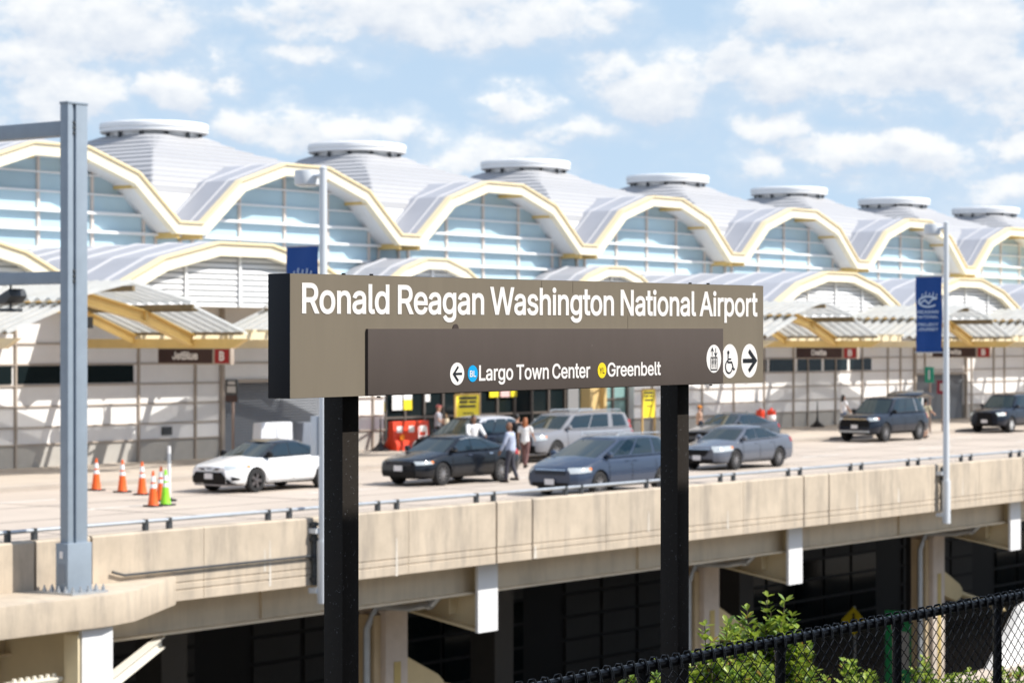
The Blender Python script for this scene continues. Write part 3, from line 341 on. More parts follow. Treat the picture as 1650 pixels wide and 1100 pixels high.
SIGNE = mat('dark_sign_edge', (.011, .012, .016), .5, spec=.25, speck=(60, .78, (.12, .12, .12)))
SIGNP = mat('brown_panel', (.094, .078, .071), .6, spec=.12, var=.05, scale=4, stretch=(2, 1, .6), speck=(38, .80, (.2, .18, .17)))
LETW = mat('white_vinyl', (.82, .80, .79), .5)
LETK = mat('black_vinyl', (.012, .015, .02), .5)
BLUEV = mat('blue_vinyl', (.0, .36, .76), .5)
YELV = mat('yellow_vinyl', (.86, .66, .02), .5)
STEELB = mat('blue_grey_steel', (.27, .32, .375), .5, spec=.25, var=.07, scale=3)
GALV = mat('galvanised_steel', (.48, .51, .54), .38, metal=.55, var=.12, scale=5)
DGREY = mat('dark_grey_metal', (.05, .055, .06), .45)
LAMPW = mat('lamp_white_paint', (.66, .69, .72), .35)
BANNER = mat('blue_banner', (.0, .055, .26), .7, var=.06, scale=2)
BANW = mat('banner_print', (.55, .66, .80), .7)
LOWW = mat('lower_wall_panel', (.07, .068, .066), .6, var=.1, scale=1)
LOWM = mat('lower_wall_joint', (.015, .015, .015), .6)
ASPH = mat('lower_pavement', (.20, .18, .155), .9, var=.15, scale=1)
SOIL = mat('planting_soil', (.12, .10, .07), .95, var=.3, scale=3, bump=.4)
BROWNS = mat('brown_sign', (.045, .020, .018), .5)
REDS = mat('red_sign', (.33, .012, .016), .5)
GREENS = mat('green_sign', (.0, .22, .13), .5)
MAROON = mat('maroon_sign', (.22, .012, .035), .5)
ORANGE = mat('cone_orange', (.86, .125, .015), .5)
LIME = mat('cone_lime', (.28, .78, .03), .5)
REFL = mat('reflective_white', (.82, .82, .82), .35)
RUB = mat('black_rubber', (.012, .012, .012), .75)
TYRE = mat('tyre_rubber', (.014, .014, .015), .8)
RIMS = mat('alloy_rim', (.34, .34, .35), .3, metal=.7)
RIMD = mat('dark_alloy_rim', (.16, .15, .155), .3, metal=.7)
CHROME = mat('chrome', (.75, .75, .77), .12, metal=1.)
LENS = mat('headlight_lens', (.42, .46, .48), .08, spec=.8)
AMBER = mat('amber_lens', (.8, .22, .02), .2)
REDL = mat('tail_lens', (.35, .01, .015), .15)
TRIM = mat('black_trim', (.006, .006, .007), .5, spec=.2)
CGLASS = mat('car_glass', (.012, .026, .038), .04, spec=.5)
WGLASS = mat('windshield_glass', (.030, .043, .042), .04, spec=.55)
PLATE = mat('number_plate', (.72, .70, .70), .4)
LEAF = mat('glossy_leaf', (.35, .44, .06), .36, var=.4, scale=9, trans=.38)
LEAF2 = mat('dark_leaf', (.17, .28, .04), .45, var=.4, scale=9, trans=.3)
BARK = mat('twig_bark', (.10, .075, .05), .9, var=.3, scale=20)
VINYL = mat('black_vinyl_coat', (.007, .007, .009), .35, spec=.28)
YPOST = mat('yellow_notice', (.85, .70, .03), .5, var=.1, scale=2)
BLUEP = mat('blue_notice', (.10, .35, .62), .5)
REDP = mat('red_notice', (.6, .08, .07), .5)
PBLACK = mat('notice_print', (.03, .03, .02), .6)
def paint(name, col): return mat(name, col, .25, spec=.3, coat=.45)
P_WHITE = mat('white_car_paint', (.80, .81, .82), .25, coat=.6)
P_BLACK = paint('black_car_paint', (.004, .006, .010))
P_NAVY = paint('slate_blue_car_paint', (.034, .050, .085))
P_GREY = paint('grey_blue_car_paint', (.10, .112, .14))
P_SILV = paint('pewter_car_paint', (.20, .205, .225))
P_DARK = paint('dark_navy_car_paint', (.006, .010, .020))
P_DGRY = paint('dark_grey_car_paint', (.05, .06, .075))
# ------------------------------------------------------------------ ground, road, overpass
tag(MB().box(-700, 1500, -300, 2500, -8.2, -8.0).build('ground', ASPH), kind='structure')
# planted bank that the station fence stands on
bank = MB()
bank.prism([(-9, -8), (-9, .9), (8.9, .9), (12.5, -1.8), (22, -7.9), (22, -8)], 'x', -25, 60)
tag(bank.build('bank', SOIL), kind='structure')
# upper roadway
rd = MB(); rd.box(-30, 260, 32.96, 51.9, -.06, 0.)
tag(rd.build('road', ROAD), kind='structure')
kb = MB(); kb.box(-30, 260, 51.9, 52.15, -.06, .125)
tag(kb.build('kerb', mat('kerb_stone', (.40, .35, .30), .85, var=.1, scale=1)), kind='structure')
sw = MB(); sw.box(-30, 260, 52.15, 62, -.06, .12)
for i in range(60):
    x = 20 + i * 2.4
tag(sw.build('sidewalk', WALK), kind='structure')
ml = MB()
for t_ in (41.2, 44.9, 48.5):
    x = 5.
    while x < 200:
        ml.box(x, x + 3., t_ - .06, t_ + .06, .001, .005); x += 9.
tag(ml.build('lane_marking', LINE), kind='structure')
sj = MB()
for x in range(0, 200, 6): sj.box(x - .02, x + .02, 33.0, 51.9, .001, .0045)
for t_ in (39.3, 43.05, 46.7): sj.box(-20, 220, t_ - .02, t_ + .02, .0012, .0047)
tag(sj.build('road_joint', mat('joint_tar', (.12, .10, .09), .9)), kind='structure')

ov = thing('overpass', 'concrete and cream steel overpass carrying the departures road in front of the terminal', 'overpass', (42.2, 35.5, -8))
MB().box(-30, 260, 33.0, 62, -.55, -.07).build('deck_slab', CONC2, ov)
g = MB()
for x0, x1 in [(15.8, 29.4)] + [(29.4 + 13.55 * k, 42.95 + 13.55 * k) for k in range(7)]:
    g = MB(); a, b = x0 + .03, x1 - .03
    g.box(a, b, 33.52, 33.56, -1.42, -.56); g.box(a, b, 33.34, 33.74, -1.47, -1.421); g.box(a, b, 33.36, 33.72, -.559, -.551)
    for x in np.arange(x0 + 6.5, x1 - .5, 9): g.box(x - .01, x + .01, 33.46, 33.519, -1.42, -.57)
    g.build('girder', GIRD, ov)
for t_ in (40, 46, 52, 58):
    MB().box(-30, 260, t_ - .15, t_ + .15, -1.5, -.551).build('girder', GIRD, ov)
for k in range(-1, 6):
    x = 42.95 + 13.55 * k
    c = MB(); c.box(x - .40, x + .40, 35.8, 36.6, -8, -2.05); c.box(x - .46, x + .46, 35.73, 36.67, -2.05, -1.98)
    cp = c.build('column', CONC2, ov, bevel=.03)
    MB().box(x - .62, x - .40, 35.95, 36.45, -8, -2.1).build('pilaster', mat('tan_pilaster', (.52, .41, .26), .8, var=.1, scale=2), cp)
    MB().box(x - .11, x + .13, 35.785, 35.8, -8, -3.2).build('inset_plate', mat('ochre_plate', (.50, .38, .14), .6, var=.15, scale=3), cp)
    for t_ in (43, 51.5):
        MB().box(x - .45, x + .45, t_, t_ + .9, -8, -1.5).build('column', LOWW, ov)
    # cantilever bracket: tapered web, bottom flange, white end plate
    br = MB(); pl = [(33.22, -.56), (33.22, -2.30), (35.2, -1.98), (44.5, -1.98), (44.5, -.56)]
    if k >= 0:
        br.prism(pl, 'x', x - .03, x + .03)
        br.prism([(33.22, -2.3), (35.2, -1.98), (44.5, -1.98), (44.5, -1.93), (35.2, -1.93), (33.22, -2.25)], 'x', x - .33, x + .33)
        for t_ in (34.0, 34.9): br.box(x - .3, x - .031, t_, t_ + .03, -1.96, -.57)
        b = br.build('bracket', CREAM, ov)
        MB().box(x - .36, x + .36, 33.14, 33.22, -2.32, -.74).build('end_plate', WHITE, b)
        dp = MB(); dp.tube([(x - .55, 33.9, -.6), (x - .55, 33.9, -1.35), (x - .55, 34.3, -1.72), (x - .5, 35.0, -1.86), (x - .5, 36.0, -1.9), (x - .72, 36.1, -2.4), (x - .74, 36.1, -8)], .085, 10)
        dp.tube([(x - .55, 33.9, -1.25), (x - .55, 33.9, -1.42)], .11, 10); dp.tube([(x - .55, 34.32, -1.73), (x - .545, 34.45, -1.76)], .11, 10)
        dp.build('drain_pipe', GALV, b, smooth=True)
    # diagonal brace below: tapered knuckle and rod
    if k >= 0:
        z1 = -3.15
        s_ = MB(); kn = [(x + .4, -3.1), (x + 1.65, -3.68), (x + 1.85, -3.85), (x + 1.78, -4.1), (x + 1.45, -4.22), (x + .4, -3.9)]
        s_.prism(kn, 'y', 35.9, 36.4)
        s_.tube([(x + 1.7, 36.15, -3.93), (x + 5.4, 36.15, -4.85)], .10, 10)
        s_.build('brace', mat('buff_steel', (.58, .46, .25), .5, var=.06, scale=3), ov)
# lower level frontage, in the shade under the deck
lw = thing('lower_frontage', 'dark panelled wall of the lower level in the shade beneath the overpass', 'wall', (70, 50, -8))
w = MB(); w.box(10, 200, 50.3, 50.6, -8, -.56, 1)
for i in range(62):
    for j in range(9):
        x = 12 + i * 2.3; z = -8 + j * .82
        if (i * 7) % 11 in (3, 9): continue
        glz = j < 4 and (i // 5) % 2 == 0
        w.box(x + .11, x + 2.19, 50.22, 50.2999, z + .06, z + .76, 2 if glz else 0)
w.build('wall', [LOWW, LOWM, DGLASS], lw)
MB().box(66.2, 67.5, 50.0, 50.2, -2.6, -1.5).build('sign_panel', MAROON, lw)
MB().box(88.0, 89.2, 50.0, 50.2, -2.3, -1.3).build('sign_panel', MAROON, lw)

# ------------------------------------------------------------------ parapet
pw = thing('parapet_wall', 'long stained concrete parapet with a pipe handrail along the raised road edge', 'wall', (42.5, 32.6, -.73))
prof = [(32.6, .60), (32.63, .63), (32.93, .63), (32.95, .60), (32.95, -.73), (32.60, -.73), (32.60, -.55), (32.62, -.54), (32.62, -.52), (32.6, -.51), (32.6, -.41), (32.62, -.40), (32.62, -.38), (32.6, -.37)]
major = []
for k in range(-3, 8): major += [42.56 + 13.45 * k, 43.9 + 13.45 * k]
minor = []
for k in range(-3, 8): minor += [43.9 + 13.45 * k + d for d in (2.9, 6.0, 9.05)]
cuts = sorted([(m, .03) for m in major] + [(m, .007) for m in minor])
for (a, ga), (b, gb) in zip(cuts[:-1], cuts[1:]):
    MB().prism(prof, 'x', a + ga, b - gb).build('panel', CONC, pw)
MB().box(cuts[0][0], cuts[-1][0], 32.70, 32.90, -.70, .58).build('core', mat('joint_dark', (.06, .055, .05), .9), pw)
co = MB()
plan = [(18, 32.59), (18, 31.0), (29.4, 31.0), (30.2, 31.2), (32.6, 32.59)]
co.prism(plan, 'z', -.80, -.24)
co.build('ledge', CONC, pw, bevel=.03)
ls = MB(); rs = random.Random(4)
for xx, zt, ln, wd in ((35.2, .25, .9, .035), (35.05, .1, .45, .03), (39.1, .05, .8, .04), (44.0, -.42, .3, .06), (48.6, .1, .5, .03), (52.2, -.1, .45, .04), (58.9, .1, .55, .035), (61.3, .05, .4, .05), (65.3, .15, .5, .03)):
    pts_ = [(xx - wd * .3, zt), (xx + wd * .3, zt), (xx + wd * .8, zt - ln * .5), (xx + wd, zt - ln), (xx - wd * .9, zt - ln), (xx - wd * .6, zt - ln * .5)]
    ls = MB(); yy = 32.596 if zt > -.24 or xx > 33 else 30.996
    ls.add([(a_, yy, b_) for a_, b_ in pts_], [tuple(range(6))]); ls.build('lime_streak', mat('lime_streak', (.62, .57, .50), .9, var=.15, scale=9), pw, fixn=False)
rl = MB(); rl.tube([(14, 32.80, .80), (120, 32.80, .80)], .038, 10); rail = rl.build('handrail', GALV, pw, smooth=True)
x = 15.2
while x < 118:
    for d in (0, .62):
        cl = MB(); cl.box(x + d - .045, x + d + .045, 32.755, 32.845, .63, .765); cl.box(x + d - .03, x + d + .03, 32.75, 32.85, .75, .842); cl.build('clamp', DGREY, rail)
    x += 3.36
cd = MB(); cd.tube([(30.9, 32.53, -.05), (31.2, 32.53, -.13), (36.4, 32.53, -.13)], .026, 8); cd.build('conduit', DGREY, pw, smooth=True)
for x in (36.45, 63.95):
    e = MB(); e.tube([(x, 32.54, -.73), (x, 32.54, .55)], .06, 8)
    for z in (-.6, -.2, .2, .5): e.box(x - .09, x + .09, 32.47, 32.6, z - .03, z + .03)
    e.build('expansion_joint', DGREY, pw, smooth=True)

# ------------------------------------------------------------------ steel gantry on the ledge
gx, gy = 29.24, 31.75
ga = thing('sign_gantry', 'tall blue grey steel gantry on the parapet ledge with two arms over the road', 'gantry', (gx, gy, -.24))
hw, hv = .23, .10
def gantry_post(yc):
    p = MB(); x0, x1, y0, y1 = gx - hw, gx + hw, yc - hv, yc + hv
    p.box(x0, x0 + .11, y0, y1, .62, 8.32); p.box(x0 + .19, x1, y0, y1, .62, 8.32); p.box(x0 + .105, x0 + .195, y0 + .05, y1 - .01, .62, 8.32)
    p.box(x0 - .012, x1 + .012, y0 - .012, y1 + .012, 8.32, 8.36)
    p.build('post', [STEELB, DGREY], ga, bevel=.008)
    q = MB()
    q.box(x0 - .055, x1 + .055, y0 - .055, y1 + .055, -.2, .64); q.build('base_box', STEELB, ga, bevel=.012)
    q = MB(); q.box(x0 - .062, x0 - .056, yc - .09, yc + .09, -.05, .28); q.build('hatch', mat('hatch_steel', (.2, .24, .29), .5), ga)
    q = MB(); q.box(x0 - .07, x0 - .056, yc - .04, yc + .04, .38, .5); q.build('tag_plate', LETW, ga)
    q = MB(); q.box(gx - .42, gx + .42, yc - .42, yc + .42, -.24, -.2); q.build('base_plate', GALV, ga)
    for i in range(5):
        for j in range(5):
            if i not in (0, 4) and j not in (0, 4): continue
            q = MB(); q.lathe((gx - .36 + i * .18, yc - .36 + j * .18, -.2), [(.035, 0), (.035, .05), (.018, .055), (.018, .10)], 6); q.build('anchor_bolt', GALV, ga)
gantry_post(gy); gantry_post(66.0)
for z0, z1 in ((7.78, 8.04), (5.18, 5.40)):
    a = MB(); a.box(gx - .13, gx + .13, gy + .105, 65.8, z0, z1); a.build('arm', STEELB, ga, bevel=.008)
    for i in range(3):
        b = MB(); zz = z0 + .04 + i * .09; b.lathe((gx - hw + .15, gy - hv + .045, zz), [(.03, -.045), (.03, 0.)], 6, axis='y'); b.build('splice_bolt', DGREY, ga)
cr = MB()
cr.box(gx - .36, gx + .36, 31.15, 31.23, -3.6, -.82); cr.build('support_plate', WHITE, ga)
cr = MB(); cr.box(gx - .03, gx + .03, 31.23, 35, -3.6, -.82); cr.box(gx - .46, gx - .42, 31.15, 31.5, -3.6, -.9)
cr.box(14, gx - .2, 33.5, 33.54, -2.0, -.82); cr.build('support_web', CREAM, ga)
cr = MB(); cr.box(14, gx - .5, 31.5, 31.75, -1.72, -1.68); cr.box(14, gx - .5, 31.6, 31.64, -2.1, -1.72); cr.box(14, gx - .5, 31.5, 31.75, -2.14, -2.1)
cr.box(gx - 1.6, gx - .5, 31.48, 31.77, -1.68, -1.64)
for i in range(7): cr.lathe((gx - 1.5 + i * .15, 31.6, -1.64), [(.04, 0), (.04, .06)], 6)
cr.build('support_beam', mat('pale_cream_steel', (.80, .76, .66), .45, var=.04, scale=2), ga)
# raking strut rising to the girder
st = MB()
def ibeam(mb, a, b, h, w, tk=.035):
    a, b = Vector(a), Vector(b)
    for o, hh, ww in ((0, h, tk), (h / 2, tk, w), (-h / 2, tk, w)):
        vs = []
        for p in (a, b):
            for dz in (-hh / 2, hh / 2):
                for dy in (-ww / 2, ww / 2): vs.append((p.x, p.y + dy, p.z + o + dz))
        mb.add(vs, [(0, 1, 3, 2), (4, 6, 7, 5), (0, 4, 5, 1), (2, 3, 7, 6), (0, 2, 6, 4), (1, 5, 7, 3)])
ibeam(st, (gx + .36, 31.3, -1.86), (33.2, 33.6, -1.62), .20, .22, .025)
st.build('strut', mat('pale_cream_steel', (.80, .76, .66)), ga)
fy = 33.4
fl = thing('floodlight', 'small floodlight with a tilted glass face hanging below the lower gantry arm', 'floodlight', (gx - .05, fy, 5.18))
f = MB(); f.tube([(gx, fy, 5.18), (gx, fy, 4.72)], .02, 8); f.build('stem', DGREY, fl)
f = MB(); f.box(gx - .16, gx + .16, fy - .14, fy + .14, 4.70, 4.76); f.build('bracket', DGREY, fl, bevel=.01)
f = MB()
f.prism([(fy - .22, 4.98), (fy - .16, 5.1), (fy + .24, 4.93), (fy + .18, 4.82), (fy - .1, 4.86)], 'x', gx - .2, gx + .2); f.build('housing', DGREY, fl, bevel=.015)
f = MB(); f.add([(gx - .17, fy - .165, 5.112), (gx + .17, fy - .165, 5.112), (gx + .17, fy + .23, 4.945), (gx - .17, fy + .23, 4.945)], [(0, 1, 2, 3)]); f.build('lens', LENS, fl, fixn=False)
# ------------------------------------------------------------------ terminal
BAY = 13.7
tm = thing('airport_terminal', 'long airport terminal with white domed roofs, yellow arched eaves and blue glass', 'terminal', (75.66, 60, .12))
ZV, ZK, ZA = 8.98, 10.78, 11.62
def upper_path(c, half=BAY / 2):
    return [(c - half, ZV), (c - 6.2, ZV), (c - 4.0, ZK), (c - 1.35, ZA), (c + 1.35, ZA), (c + 4.0, ZK), (c + 6.2, ZV), (c + half, ZV)]
def path_z(path, x):
    return float(np.interp(x, [p[0] for p in path], [p[1] for p in path]))
T_RIM, T_GL = 67.9, 69.3
for n in range(-2, 9):
    c = 75.66 + BAY * n
    P = upper_path(c)
    # arched eave: cream web between yellow edge flanges, white soffit, yellow ties at the knees
    r = MB()
    r.ribbon(P, .05, .43, T_RIM + .07, T_RIM + .14, 0)
    r.ribbon(P, -.03, .05, T_RIM - .02, T_RIM + .34, 1)
    r.ribbon(P, .43, .49, T_RIM + .02, T_RIM + .34, 0)
    rim = r.build('arch_rim', [RIMW, RIMY], tm)
    s_ = MB(); s_.ribbon(P, .36, .42, T_RIM + .34, T_GL + .1); s_.build('soffit', WHITE, rim)
    for i in (1, 2, 3, 4, 5, 6):
        s_ = MB(); x, z = P[i]; s_.box(x - .09, x + .09, T_RIM + .14, T_GL, z - .66 if i in (1, 6) else z - .60, z - .43); s_.build('tie', YEL, rim)
    # vaulted roof over the arch
    s_ = MB(); s_.ribbon(P, -.02, .10, T_RIM + .34, 72.6, 0)
    for t_ in (T_RIM + .75, 69.9): s_.ribbon(P[1:-1], -.07, -.02, t_, t_ + .06, 1)
    s_.build('arch_roof', [ROOFB, SEAM], rim)
    # glass wall under the arch
    gp = [(c - BAY / 2, 4.8)] + [(x, z - .3) for x, z in P] + [(c + BAY / 2, 4.8)]
    g_ = MB(); g_.prism(gp, 'y', T_GL, T_GL + .06)
    gw = g_.build('glass_wall', GBLUE, tm)
    s_ = MB()
    for i in range(-2, 3):
        x = c + i * 2.74; zt = path_z(P, x) - .42
        s_.box(x - .055, x + .055, T_GL - .10, T_GL - .001, 4.8, zt)
    for sx in (-6.15, 6.15):
        s_.box(c + sx - .05, c + sx + .05, T_GL - .10, T_GL - .001, 4.8, ZV - .42)
    s_.build('mullion', WMULL, gw)
    s_ = MB(); z = 5.6; k = 0
    while z < ZA - .6:
        xs = [c - BAY / 2, c + BAY / 2]
        if z > ZV - .45:
            zz = z + .42; xl = float(np.interp(zz, [ZV, ZK, ZA], [-6.2, -4.0, -1.35])); xs = [c + xl, c - xl]
        big = 1 if k in (2, 3, 4, 5) else 0
        s_.box(xs[0], xs[1], T_GL - .16 - .10 * big, T_GL - .001, z - .035 - .02 * big, z + .035 + .02 * big); z += .72; k += 1
    s_.build('transom', TRANS, gw)
    # dome: stepped metal shells between the four arches and a round lantern
    cy = 77.0
    PR = [(13.22, 1.95), (12.86, 2.45), (12.55, 3.15), (12.2, 4.2), (11.85, 5.15), (11.4, 5.95), (10.95, 6.5), (10.55, 6.80), (10.2, 6.84), (8.9, 6.842)]
    LV = 19; d = MB(); rows = []
    def ring(z, add=0.):
        h_ = float(np.interp(-z, [-p[0] for p in PR], [p[1] for p in PR])) ; out = []
        rc = .10 + max(0, (z - 12.3)) * .9; m_ = 5
        for sx_, sy_ in ((-1, -1), (1, -1), (1, 1), (-1, 1)):
            a0 = math.atan2(sy_, sx_) - math.pi / 4
            for i in range(m_):
                a_ = a0 + math.pi / 2 * i / (m_ - 1); out.append((c + sx_ * (h_ - rc) + rc * math.cos(a_), cy + sy_ * (h_ - rc) + rc * math.sin(a_), z + add))
        return out
    zs_ = [13.22 - (13.22 - 8.9) * j / LV for j in range(LV + 1)]
    rows.append(ring(zs_[0]))
    for j in range(LV): rows.append(ring(zs_[j + 1], .055)); rows.append(ring(zs_[j + 1]))
    rows = [q + [q[0]] for q in rows]
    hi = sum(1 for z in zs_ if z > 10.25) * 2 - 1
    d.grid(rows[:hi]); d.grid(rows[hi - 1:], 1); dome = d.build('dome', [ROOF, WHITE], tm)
    L = MB(); L.lathe((c, cy, 13.0), [(1.95, 0), (1.95, .42)], 40, 0)
    L.lathe((c, cy, 13.33), [(1.9, .05), (2.30, .06), (2.38, .10), (2.38, .20), (2.34, .22), (2.34, .26), (2.40, .28), (2.40, .44), (2.36, .49), (2.1, .53), (.05, .57)], 44, 0)
    for i in range(12):
        a = i * math.pi / 6; L.box(c + 2.08 * math.cos(a) - .06, c + 2.08 * math.cos(a) + .06, cy + 2.08 * math.sin(a) - .06, cy + 2.08 * math.sin(a) + .06, 13.0, 13.43, 1)
    L.build('dome_lantern', [WHITE, DGREY], dome, smooth=True)
# body behind
MB().box(40, 195, 69.4, 84, 4.6, 8.4).build('core', PANEL, tm)

# lower roofs: barrel vaults with louvred fronts over the pavement
def low_path(c, k=1.):
    if k == 1: return [(c - 6.2, 5.85), (c - 5.75, 6.15), (c - 3.85, 7.0), (c - 1.3, 7.57), (c + 1.3, 7.57), (c + 3.85, 7.0), (c + 5.75, 6.15), (c + 6.2, 5.85)]
    return [(c - 3.9, 5.9), (c - 3.1, 6.9), (c - 2.1, 7.45), (c - .7, 7.86), (c + .7, 7.86), (c + 2.1, 7.45), (c + 3.1, 6.9), (c + 3.9, 5.9)]
def low_arch(c, t0, k=1., louv=True):
    P = low_path(c, k)
    r = MB(); r.ribbon(P, .05, .40, t0 + .06, t0 + .12, 0); r.ribbon(P, -.03, .05, t0 - .02, t0 + .3, 1); r.ribbon(P, .40, .46, t0 + .02, t0 + .3, 0)
    rim = r.build('low_arch_rim', [RIMW, RIMY], tm)
    v = MB(); v.ribbon(P, .0, .12, t0 + .3, 69.2, 0)
    t_ = t0 + .9
    while t_ < 69: v.ribbon(P, -.06, .0, t_, t_ + .09, 1); t_ += 1.55
    v.build('barrel_roof', [ROOFB, SEAM], rim)
    s_ = MB(); s_.ribbon(P, .36, .41, t0 + .3, t0 + .56); s_.build('soffit', WHITE, rim)
    if louv:
        l_ = MB(); z = 5.4
        xs_ = [p[0] for p in P]
        top = max(p[1] for p in P)
        while z < top - .5:
            zz = z + .42; zz = min(zz, top - .01)
            xl = float(np.interp(zz, [P[0][1], P[1][1], P[2][1], P[3][1]], [P[0][0], P[1][0], P[2][0], P[3][0]]))
            w_ = c - xl
            l_.add([(c - w_, t0 + .36, z), (c + w_, t0 + .36, z), (c + w_, t0 + .41, z + .15), (c - w_, t0 + .41, z + .15)], [(0, 1, 2, 3)]); z += .19
        for x in (c - 2.6, c, c + 2.6): l_.box(x - .06, x + .06, t0 + .30, t0 + .352, 5.4, path_z(P, x) - .44)
        l_.prism([(x, z_ - .3) for x, z_ in P], 'y', t0 + .5, t0 + .55, 1)
        l_.build('louvre', [LOUV, mat('louvre_back', (.30, .31, .32), .7)], rim)
for k in (-1, 0, 3, 4, 5): low_arch(60.4 + BAY * k, 57.0)
for c in (82.0, 95.7): low_arch(c, 66.0, .54)
# flat roof in front of the entrance hall
er = MB(); er.box(67.7, 94.4, 60.3, 69.2, 5.6, 5.9, 0)
for i in range(17): er.box(68.5 + i * 1.55, 68.6 + i * 1.55, 60.3, 69.2, 5.9, 5.96, 1)
er.box(67.7, 94.4, 60.2, 60.3, 5.3, 6.0, 1)
er.build('entrance_roof', [ROOFB, SEAM], tm)
# fascia beam that carries the vaults at the back of the pavement
f = MB(); f.box(38, 67.6, 59.4, 69.2, 5.5, 5.8); f.box(94.5, 150, 59.4, 69.2, 5.5, 5.8)
f.build('flat_roof', CREAM, tm)

# pavement wall: white panels in a grid of brown mullions
XW0, XW1 = 38.0, 150.0
shut = [(62.3, 69.3, 2.78), (114.6, 120.4, 2.55)]
ent = (71.2, 88.3)
wins = [(50.2, 52.6), (52.75, 55.3), (55.5, 58.0), (97.2, 99.6), (99.75, 102.2), (102.4, 104.8), (105.0, 107.4), (107.6, 109.9)]
def solid(mb, x0, x1, z0, z1):
    if x1 - x0 > .01: mb.box(x0, x1, 60.0, 60.3, z0, z1 + (.9 if z1 > 4 else 0))
walls = []
for x0, x1 in ((XW0, 62.3), (69.3, ent[0]), (ent[1], 114.6), (120.4, XW1)):
    w = MB(); solid(w, x0, x1, .86, 4.6); walls.append((x0, x1, w.build('wall', PANEL, tm)))
    w = MB(); solid(w, x0, x1, .12, .85); w.build('plinth', BASEC, walls[-1][2])
for a, b, h in shut:
    w = MB(); solid(w, a, b, h, 4.6); walls.append((a, b, w.build('wall', PANEL, tm)))
zs = [.86, 1.42, 2.10, 2.78, 3.47, 4.15]
for a, b, wl in walls:
    h = next((q[2] for q in shut if abs(q[0] - a) < .1), 0.)
    m = MB()
    for z in zs:
        if z > h: m.box(a + .02, b - .02, 59.94, 59.998, z - .025, z + .025)
    x = 39.0
    while x < XW1:
        if a + .05 < x < b - .05: m.box(x - .035, x + .035, 59.92, 59.997, max(.12, h + .05), 5.4)
        x += 2.74 if (int(x * 10) % 3) else 1.37
    if h:
        for xx in (a - .07, b + .07): m.box(xx - .07, xx + .07, 59.86, 59.996, .12, 5.4)
        m.box(a, b, 59.88, 59.996, h - .02, h + .1)
    m.build('mullion', MULL, wl)
for a, b in wins:
    q = MB(); q.box(a + .06, b - .06, 59.96, 59.999, 2.84, 3.42); q.build('window', DGLASS, tm)
for a, b, h in shut:
    q = MB(); z = .12
    while z < h - .02:
        q.add([(a, 60.14, z), (b, 60.14, z), (b, 60.10, z + .05), (a, 60.10, z + .05), (b, 60.14, z + .10), (a, 60.14, z + .10)], [(0, 1, 2, 3), (3, 2, 4, 5)]); z += .10
    q.build('roller_shutter', SHUT, tm)
q = MB(); q.box(59.3, 59.75, 59.93, 59.998, 1.0, 1.28); q.build('vent_grille', DGREY, tm)
# glazed entrance
q = MB(); q.box(ent[0], ent[1] - 3.6, 61.0, 61.06, .12, 5.6); glass = q.build('storefront', DGLASS, tm)
q = MB(); q.box(84.75, ent[1], 60.4, 60.46, .12, 3.4); q.build('storefront', TEAL, tm)
q = MB(); q.box(84.7, ent[1], 60.3, 60.5, 3.4, 5.6); q.build('wall', PANEL, tm)
fr = MB()
x = ent[0]; i = 0
while x < ent[1] - 3.6:
    fr.box(x - .05, x + .05, 60.9, 60.999, .12, 5.6); x += 1.2
for z in (1.25, 2.28, 3.3, 4.4): fr.box(ent[0], ent[1] - 3.6, 60.92, 60.998, z - .04, z + .04)
for x in (84.8, 86.0, 87.15, 88.25): fr.box(x - .05, x + .05, 60.3, 60.399, .12, 3.4)
for z in (.9, 1.75, 2.6): fr.box(84.75, ent[1], 60.32, 60.398, z - .035, z + .035)
fr.build('storefront_frame', mat('bronze_frame', (.16, .135, .12), .45, metal=.3), tm)
MB().box(ent[0] - .02, ent[0], 60.3, 61.1, .12, 5.6).build('jamb', PANEL, tm)
c_ = MB()
c_.box(82.0, 82.18, 57.9, 58.4, .12, 5.5); c_.box(83.0, 83.18, 57.9, 58.4, .12, 5.5); c_.box(82.18, 83.0, 58.1, 58.18, .12, 5.5)
c_.build('column', mat('ochre_column', (.60, .44, .20), .5, var=.05), tm)
# notices stuck on the glass
def notice(x, z, w_, h_, cols):
    q = MB(); n = len(cols)
    for i, cc in enumerate(cols): q.box(x, x + w_, 60.875, 60.895, z + h_ * i / n, z + h_ * (i + 1) / n - .004, i)
    q.build('notice', cols, tm)
notice(71.75, 1.50, .55, .75, [YPOST, REFL]); notice(72.75, 1.55, .62, .62, [REFL, REFL]); notice(73.45, 1.55, .52, .8, [YPOST, REFL])
notice(77.55, 2.25, .75, .6, [REFL, BLUEP]); notice(77.6, 1.60, .7, .4, [REFL])
notice(79.0, 1.95, .62, .72, [YPOST, REFL]); notice(79.75, 1.95, .62, .7, [mat('pink_notice', (.75, .5, .48), .5), REFL]); notice(80.45, 1.95, .42, .72, [YPOST, REFL])
notice(74.8, 1.85, .3, .3, [REFL])

